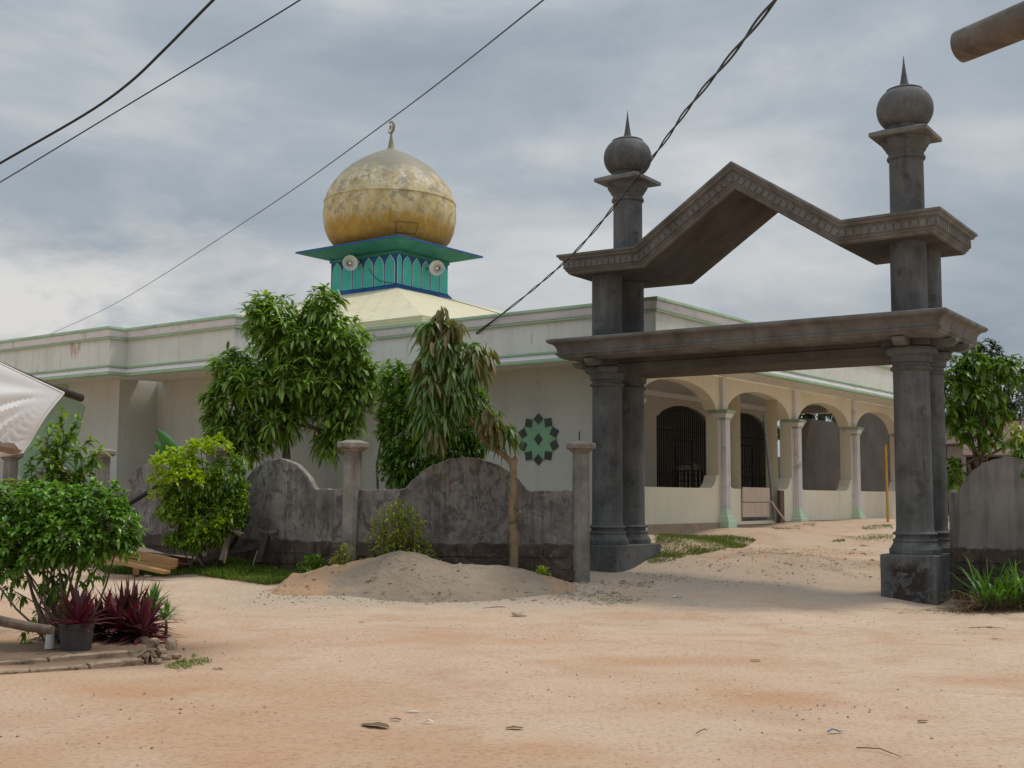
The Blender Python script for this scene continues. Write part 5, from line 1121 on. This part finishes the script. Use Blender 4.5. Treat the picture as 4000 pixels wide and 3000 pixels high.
plank('stump_post', at(1014, 2200, 20.0), at(1043, 2090, 20.2), .1, .09, 'timber_dark', 'stubby dark post leaning at the right end of the debris', 'post')
plank('lath', at(1005, 2066, 20.35), at(1141, 2118, 20.3), .045, .02, 'timber_old', 'brown lath slanting down to the right over the stubby post', 'lath')
plank('stick', at(988, 2206, 19.8), at(1006, 2152, 20.0), .018, .014, 'timber_old', 'thin pale stick stuck in the grass beside the stubby dark post', 'stick')
plank('timber_block', at(1050, 2082, 20.3), at(1082, 2072, 20.3), .07, .06, 'timber_old', 'small log end resting on the brown lath', 'block')
k = MB(); k.tube([at(455, 1995, 21.2), at(520, 1958, 21.1), at(590, 1916, 21.0), at(680, 1855, 20.9)], .042, 10); o = k.build('black_pipe', MT['wire']); top(o, tuple(at(560, 1935, 21.05))); tag(o, 'black plastic pipe slanting across the wall into the yellow green shrub', 'pipe')
p = onground(3469, 2040); k = MB(); k.tube([p-np.array([0, 0, .1]), at(3464, 1890, p[1]), at(3459, 1738, p[1]+.02)], [.034, .031, .028], 10)
for v in (1985, 1935, 1880, 1820, 1770): a_ = at(3459+(v-1738)*.033, v, p[1]+.005); k.tube([a_-np.array([0, 0, .008]), a_, a_+np.array([0, 0, .008])], [.031, .036, .031], 10)
o = k.build('bamboo_stake', MT['yellow']); top(o, tuple(p)); tag(o, 'yellow bamboo stake standing in front of the veranda near the right gate column', 'stake')
# boards closing the veranda doorway, grey pipe
yc2 = pil[1]+BAY/2
for i, (z0, lab) in enumerate(((1.09, 'lower wide pinkish board across the veranda doorway'), (1.43, 'upper wide pinkish board across the veranda doorway'))):
    k = MB(); T = lambda x, y, z: tuple(M(x, y, z)); k.box(-.19+.006*i, 1.0, z0, -.155+.006*i, 2.36, z0+.325, T=T); o = k.build('board', MT['board']); top(o, tuple(M(-.17, 1.7, z0))); tag(o, lab, 'board', 'boards across the veranda doorway')
o = MB().tube([M(-.10, 2.5, .98), M(-.3, 2.42, 3.45)], .035, 8).build('metal_pipe', MT['metalpole']); top(o, tuple(M(-.1, 2.5, .98))); tag(o, 'tall grey metal pipe leaning beside the boarded doorway', 'pipe')
o = MB().box(-.16, 2.78, .9, -.08, 3.0, 1.7, T=lambda x, y, z: tuple(M(x, y, z))).build('timber_post', MT['timber_old']); top(o, tuple(M(-.1, 2.9, .95))); tag(o, 'short brown timber post at the right jamb of the boarded doorway', 'post')
plank('stick', M(.12, 2.62, .98), M(-.1, 2.3, 1.45), .05, .03, 'board', 'short pale prop slanting against the veranda boards', 'prop')

# ================================================================ the planted bed: kerbs and broken blocks
def rock(name, p, size, mm, label, cat='stone', group=None, n_=1, sq=(1, .8, .6), seed=0):
    import bmesh
    bm = bmesh.new(); bmesh.ops.create_icosphere(bm, subdivisions=2, radius=1); r_ = np.random.default_rng(seed+int(abs(p[0])*997+abs(p[1])*331))
    a_ = r_.normal(size=(5, 3)); 
    for v in bm.verts:
        c = np.array(v.co); k_ = 1+sum(.09*math.sin(3*(c@q)+i) for i, q in enumerate(a_)); c = np.sign(c)*np.abs(c)**.75*k_*np.array(sq)*size; v.co = c
    me_ = bpy.data.meshes.new(name); bm.to_mesh(me_); bm.free(); me_.materials.append(MT[mm]); o = link(name, me_, None, (p[0], p[1], p[2]+size*sq[2]*.55), r_.uniform(0, 6)); return tag(o, label, cat, group)
def kerb(a, b, w_, h_, label, group):
    a, b = np.array(a), np.array(b); t = nrmz(b-a); t[2] = 0; s_ = np.array([-t[1], t[0], 0]); k = MB(); rs = []; L = np.linalg.norm(b-a)
    for i in range(13):
        p = a+(b-a)*i/12; zz = h1(p[0], p[1]); j = lambda: rng.normal()*.0035; e_ = .8 if i in (0, 12) else 1
        rs.append([tuple(p*np.array([1, 1, 0])+s_*x+np.array([0, 0, zz+z*e_])) for x, z in ((-w_/2+j(), -.06), (-w_/2+j(), h_*.7+j()), (-w_/2+.02+j(), h_+j()), (w_/2-.02, h_+j()), (w_/2+j(), h_*.7), (w_/2, -.06))])
    k.rings(rs); o = k.build('kerb_stone', MT['kerb']); top(o, tuple((a+b)/2)); tag(o, label, 'kerb stone', group)
K = lambda u, v: onground(u, v)
gk = 'rough cement kerb round the bed'
kerb(K(-140, 2645), K(110, 2627), .10, .022, 'front kerb stone of the bed cut by the left edge', gk); kerb(K(116, 2626), K(340, 2612), .10, .03, 'front kerb stone of the bed below the grey black pot', gk); kerb(K(346, 2612), K(553, 2592), .11, .05, 'front kerb stone of the bed ending by the heap of dead leaves', gk)
kerb(K(-140, 2612), K(180, 2588), .09, .03, 'rear kerb stone of the bed on the left below the bush', gk); kerb(K(188, 2587), K(512, 2560), .09, .045, 'rear kerb stone of the bed under the purple plants', gk)
for u, v, s_, sq, lab in ((632, 2558, .085, (1, .55, .45), 'long broken block at the corner of the bed'), (668, 2540, .075, (.7, .7, .9), 'dark tilted slab behind the broken block at the bed corner'), (642, 2580, .06, (1, .6, .4), 'flat broken stone in front of the broken block at the bed corner'), (690, 2572, .045, (1, .8, .6), 'small stone on the lane side of the bed corner'), (612, 2592, .05, (1, .7, .5), 'rounded stone beside the heap of dead leaves'), (560, 2512, .06, (1, .7, .6), 'stone half hidden under the purple plants'), (596, 2525, .07, (1, .6, .8), 'upright stone under the green strap leaved plants')):
    rock('broken_block', gpt(u, v), s_, 'kerb', lab, 'stone', None, 1, sq, int(u))
p = gpt(194, 2536); k = MB(); k.lathe([(.001, 0), (.047, 0), (.05, .01), (.041, .125), (.04, .14), (.036, .14), (.037, .12), (.044, .02), (.001, .015)], 0, 0, 28); o = k.build('tin', MT['cup'], None, tuple(p)); tag(o, 'dull white tin standing beside the grey black pot', 'tin')
k = MB(); k.tube([at(-200, 2395, 11.2), at(0, 2425, 11.1), at(110, 2448, 11.0), at(205, 2462, 10.95)], [.05, .048, .045, .04], 12); o = k.build('fallen_log', MT['bark']); top(o, tuple(at(50, 2440, 11.1))); tag(o, 'weathered round log lying level at the left edge behind the bed', 'log')

# ================================================================ grass
def poly_pts(poly, n_):
    P_ = [onground(u, v) for u, v in poly]; c = sum(P_)/len(P_); tri = [(c, P_[i], P_[(i+1) % len(P_)]) for i in range(len(P_))]
    A_ = np.array([abs(np.cross((b_-a_)[:2], (d_-a_)[:2])) for a_, b_, d_ in tri]); ch = rng.choice(len(tri), n_, p=A_/A_.sum()); r1_, r2_ = rng.random(n_)**.5, rng.random(n_)
    a_, b_, d_ = (np.array([tri[i][j] for i in ch]) for j in range(3)); p = a_*(1-r1_)[:, None]+b_*(r1_*(1-r2_))[:, None]+d_*(r1_*r2_)[:, None]
    return p
def lawn(name, polys, hgt, label, m_='grass', clump=2.2, thr=-.12):
    Bs = []
    for poly, n_ in polys:
        p = poly_pts(poly, n_); k_ = vnoise(p[:, 0], p[:, 1], clump*2, 51)+rng.normal(size=n_)*.22 > thr; Bs.append(p[k_])
    B = np.concatenate(Bs); B[:, 2] = H(B[:, 0], B[:, 1])+near_off(B[:, 0], B[:, 1])-.006; n_ = len(B); ph = rng.uniform(0, 6.28, n_); e = rng.uniform(.5, 1.45, n_)
    d = np.stack([np.cos(ph)*np.cos(e), np.sin(ph)*np.cos(e), np.sin(e)], 1)
    hh = hgt*rng.uniform(.4, 1.2, n_)*(1+.8*vnoise(B[:, 0], B[:, 1], 3, 52))
    o = leafmesh(name, leaves(B, d, hh, .011, .45, .1, (1., .7), (.3, .7)), MT[m_]); return tag(o, label, 'grass', kind='stuff')
def near_off(x, y): return vnoise(x, y, 1.1, 3)*.018+vnoise(x, y, 4.5, 5)*.010
lawn('grass', [([(690, 2235), (830, 2180), (1000, 2190), (1180, 2190), (1255, 2200), (1215, 2235), (1130, 2275), (1040, 2288), (900, 2268), (760, 2248)], 26000), ([(380, 2225), (560, 2215), (760, 2200), (760, 2248), (640, 2255), (420, 2240)], 6500)], .15, 'short green grass on the bank below the left wall', thr=-.42)
lawn('grass', [([(2560, 2095), (2680, 2090), (2860, 2095), (2955, 2110), (2900, 2140), (2780, 2160), (2640, 2185), (2570, 2180)], 15000), ([(2520, 2180), (2640, 2165), (2640, 2190), (2540, 2205)], 900)], .10, 'short green grass beside the left gate plinth and before the veranda', thr=-.25)
lawn('grass', [([(3360, 2060), (3480, 2052), (3490, 2066), (3380, 2072)], 800), ([(3280, 2100), (3400, 2088), (3490, 2090), (3480, 2120), (3350, 2112)], 1200), ([(3010, 2062), (3130, 2050), (3140, 2064), (3030, 2072)], 700), ([(3240, 2120), (3300, 2110), (3300, 2124)], 250), ([(3130, 2050), (3190, 2044), (3180, 2056)], 200)], .07, 'thin tufts of grass in the mosque yard', clump=4)
lawn('grass', [([(2320, 2330), (2420, 2320), (2480, 2345), (2360, 2360)], 350), ([(640, 2610), (760, 2555), (830, 2585), (700, 2625)], 700), ([(2480, 2280), (2560, 2270), (2540, 2300)], 160)], .05, 'sparse short grass at the edges of the lane', clump=5)

# ================================================================ grit, rubble and litter
def grit(name, pts, size, m_, label):
    n_ = len(pts); o_ = np.array([(1, 0, 0), (0, 1, 0), (-1, 0, 0), (0, -1, 0), (0, 0, .8), (0, 0, -.5)]); f_ = np.array([(0, 1, 4), (1, 2, 4), (2, 3, 4), (3, 0, 4), (1, 0, 5), (2, 1, 5), (3, 2, 5), (0, 3, 5)])
    s_ = size*rng.uniform(.4, 1., (n_, 1, 1))*rng.uniform(.6, 1.3, (n_, 1, 3))*np.array([1, 1, .62]); th = rng.uniform(0, 6.28, n_); v = o_[None]*s_*rng.uniform(.7, 1.2, (n_, 6, 1))
    c, s2 = np.cos(th)[:, None], np.sin(th)[:, None]; v = np.stack([v[..., 0]*c-v[..., 1]*s2, v[..., 0]*s2+v[..., 1]*c, v[..., 2]], -1)+pts[:, None, :]
    me_ = bpy.data.meshes.new(name); me_.from_pydata(v.reshape(-1, 3).tolist(), [], (f_[None]+6*np.arange(n_)[:, None, None]).reshape(-1, 3).tolist()); me_.materials.append(MT[m_]); return tag(link(name, me_), label, 'grit', kind='stuff')
def setz(p): p[:, 2] = H(p[:, 0], p[:, 1])+near_off(p[:, 0], p[:, 1])+.004; return p
pts = np.concatenate([poly_pts([(2450, 2230), (2700, 2170), (3000, 2140), (3440, 2150), (3440, 2260), (3300, 2300), (2900, 2290), (2500, 2300)], 1500)]); pts = pts[vnoise(pts[:, 0], pts[:, 1], 2.6, 71)+rng.normal(size=len(pts))*.2 > .12]
grit('rubble', setz(pts), .03, 'grit', 'loose clods and rubble strewn over the ground inside the gateway')
pts = poly_pts([(2150, 2290), (2300, 2270), (2500, 2270), (2560, 2330), (2400, 2370), (2180, 2340)], 420); pts = pts[vnoise(pts[:, 0], pts[:, 1], 3.5, 77)+rng.normal(size=len(pts))*.25 > .12]; grit('rubble', setz(pts), .055, 'stone', 'pale stone rubble round the foot of the end post')
cl_ = _pv[rng.choice(len(_pv), 420, p=_pe/_pe.sum())]+rng.normal(size=(420, 3))*np.array([.02, .02, 0]); grit('clods', cl_[:300], .032, 'pile', 'crumbs and clods lying on the grey heap of building sand'); grit('soil_clods', setz(np.stack([rng.uniform(-3.6, 1.2, 260), 17.1+rng.normal(size=260)*.3, np.zeros(260)], 1)), .026, 'pile', 'scattered crumbs along the front edge of the sand heap')
pts = np.stack([rng.uniform(-8, 9, 5000), 6+rng.random(5000)**.8*11.5, np.zeros(5000)], 1); pts = pts[rng.random(5000) < np.clip(.06+(vnoise(pts[:, 0], pts[:, 1], .8, 61)+vnoise(pts[:, 0], pts[:, 1], 2.6, 62))*1.9, .03, 1)]
grit('gravel', setz(pts), .013, 'grit_dark', 'small dark pebbles scattered over the sandy lane')
pts = poly_pts([(2480, 2190), (2900, 2130), (3440, 2120), (3440, 2230), (2800, 2250)], 90); pts = setz(pts); grit('brick_chips', pts[:55], .05, 'brickbit', 'orange brick chips among the rubble inside the gateway'); grit('paper_scraps', pts[55:], .035, 'paper', 'white scraps strewn among the rubble inside the gateway')
def leafscrap(u, v, L_, mm, label, curl=.14, W=.45):
    p = gpt(u, v); p[2] += float(near_off(p[0], p[1]))+.006; N = 8; k = MB(); rs = []; a_ = rng.uniform(-.5, .5)
    for i in range(N+1):
        t = i/N; x = (t-.5)*L_; w_ = L_*W*.5*math.sin(math.pi*(.05+.9*t))**.7*(1+.2*math.sin(i*2.1)); z = .006+curl*L_*.35*math.sin(t*3.3+a_)**2
        rs.append([(x*math.cos(a_)-y*math.sin(a_), x*math.sin(a_)+y*math.cos(a_), z+abs(y)*curl*.8) for y in (w_, 0, -w_)])
    vs = [q for r_ in rs for q in r_]; k.add(vs, [(3*i+j, 3*i+j+1, 3*i+j+4, 3*i+j+3) for i in range(N) for j in range(2)], 0, True)
    o = k.build('litter', MT[mm], None, tuple(p)); md = o.modifiers.new('thick', 'SOLIDIFY'); md.thickness = .003; return o
def lit(name, cat, *a, **k): o = leafscrap(*a, **k); o.name = name; o.data.name = name; o['label'] = a[4]; o['category'] = cat
lit('dead_leaf', 'leaf', 1465, 2853, .20, 'dryleaf', 'largest curled brown dead leaf on the sand in the foreground')
lit('dead_leaf', 'leaf', 1544, 2828, .08, 'dryleaf', 'small dark dead leaf just behind the largest one')
lit('dead_leaf', 'leaf', 2010, 2862, .11, 'dryleaf', 'brown dead leaf with a raised tip near the bottom middle')
lit('dead_leaf', 'leaf', 850, 2618, .10, 'dryleaf', 'brown dead leaf lying between the bed corner and the lane middle')
lit('dead_leaf', 'leaf', 2950, 2586, .10, 'dryleaf', 'dark dead leaf on a pale brown stain of the lane right of the middle')
lit('dead_leaf', 'leaf', 3890, 2502, .08, 'dryleaf', 'dead leaf standing on edge near the right edge')
lit('dead_leaf', 'leaf', 3604, 2828, .08, 'dryleaf', 'small dead leaf low on the right of the blue scrap')
lit('dead_leaf', 'leaf', 1412, 2434, .07, 'dryleaf', 'thin dead leaf in front of the sand heap')
lit('peel', 'scrap', 1617, 2791, .085, 'paper', 'straight white husk behind the curved one in the foreground', W=.25, curl=.1)
lit('peel', 'scrap', 1674, 2834, .08, 'paper', 'curved white husk in the foreground', W=.22, curl=.5)
lit('plastic_scrap', 'scrap', 3261, 2866, .11, 'bluescrap', 'hooked blue plastic scrap on the sand low on the right', W=.3, curl=.4)
lit('paper_scrap', 'scrap', 2646, 2335, .16, 'paper', 'crumpled white scrap on the sand in front of the gateway', W=.5, curl=.3)
lit('paper_scrap', 'scrap', 3376, 2136, .18, 'paper', 'flat white paper in the yard behind the right plinth', W=.5, curl=.2)
lit('paper_scrap', 'scrap', 3771, 2358, .17, 'paper', 'grey white rag beside the right plinth', W=.6, curl=.3)
lit('paper_scrap', 'scrap', 2920, 2718, .07, 'paper', 'thin pale strip on the lane below the dark dead leaf', W=.2, curl=.1)
lit('red_scrap', 'scrap', 2272, 2274, .17, 'red', 'bright red plastic scrap at the foot of the end post', W=.6, curl=.4)
for u, v, s_, lab in ((2025, 2410, .088, 'largest tan stone on the lane, in front of the sand heap'), (2003, 2346, .045, 'round tan stone at the foot of the sand heap'), (3867, 2455, .035, 'small round stone near the right edge of the lane'), (578, 2259, .062, 'pale stone at the lane side by the sawn planks'), (2250, 2292, .06, 'white stone beside the red scrap'), (1340, 2308, .03, 'dark little stone on the front slope of the sand heap')):
    rock('stone', gpt(u, v), s_, 'stone' if 'dark' not in lab else 'kerb', lab, 'stone', None, 1, (1, .7, .5), int(u))
p = gpt(3803, 2302); p[2] += .05; k = MB(); k.lathe([(.001, 0), (.035, 0), (.05, .11), (.047, .11), (.033, .008), (.001, .006)], 0, 0, 20); o = k.build('plastic_cup', MT['paper'], None, tuple(p)); o.rotation_euler = (R(80), 0, R(50)); tag(o, 'white plastic cup lying in the straw by the right plinth', 'cup')
def twig(u0, v0, u1, v1, r, label):
    a_, b_ = gpt(u0, v0, .01), gpt(u1, v1, .01); m_ = (a_+b_)/2; m_ = m_+np.array([.03, .06, .008]); k = MB(); k.tube([a_, a_*.5+m_*.5+np.array([0, .01, 0]), m_, b_*.5+m_*.5, b_], [r, r, r*.9, r*.8, r*.5], 5); o = k.build('twig', MT['dryleaf']); top(o, tuple(m_)); tag(o, label, 'twig')
twig(3345, 2932, 3520, 2972, .004, 'long thin twig bent along the bottom right'); twig(3785, 2456, 3930, 2458, .004, 'straight twig under the small round stone'); twig(2720, 2870, 2760, 2868, .004, 'short dark twig left of the blue scrap'); twig(1885, 2382, 1975, 2376, .006, 'thin twig lying left of the largest tan stone')
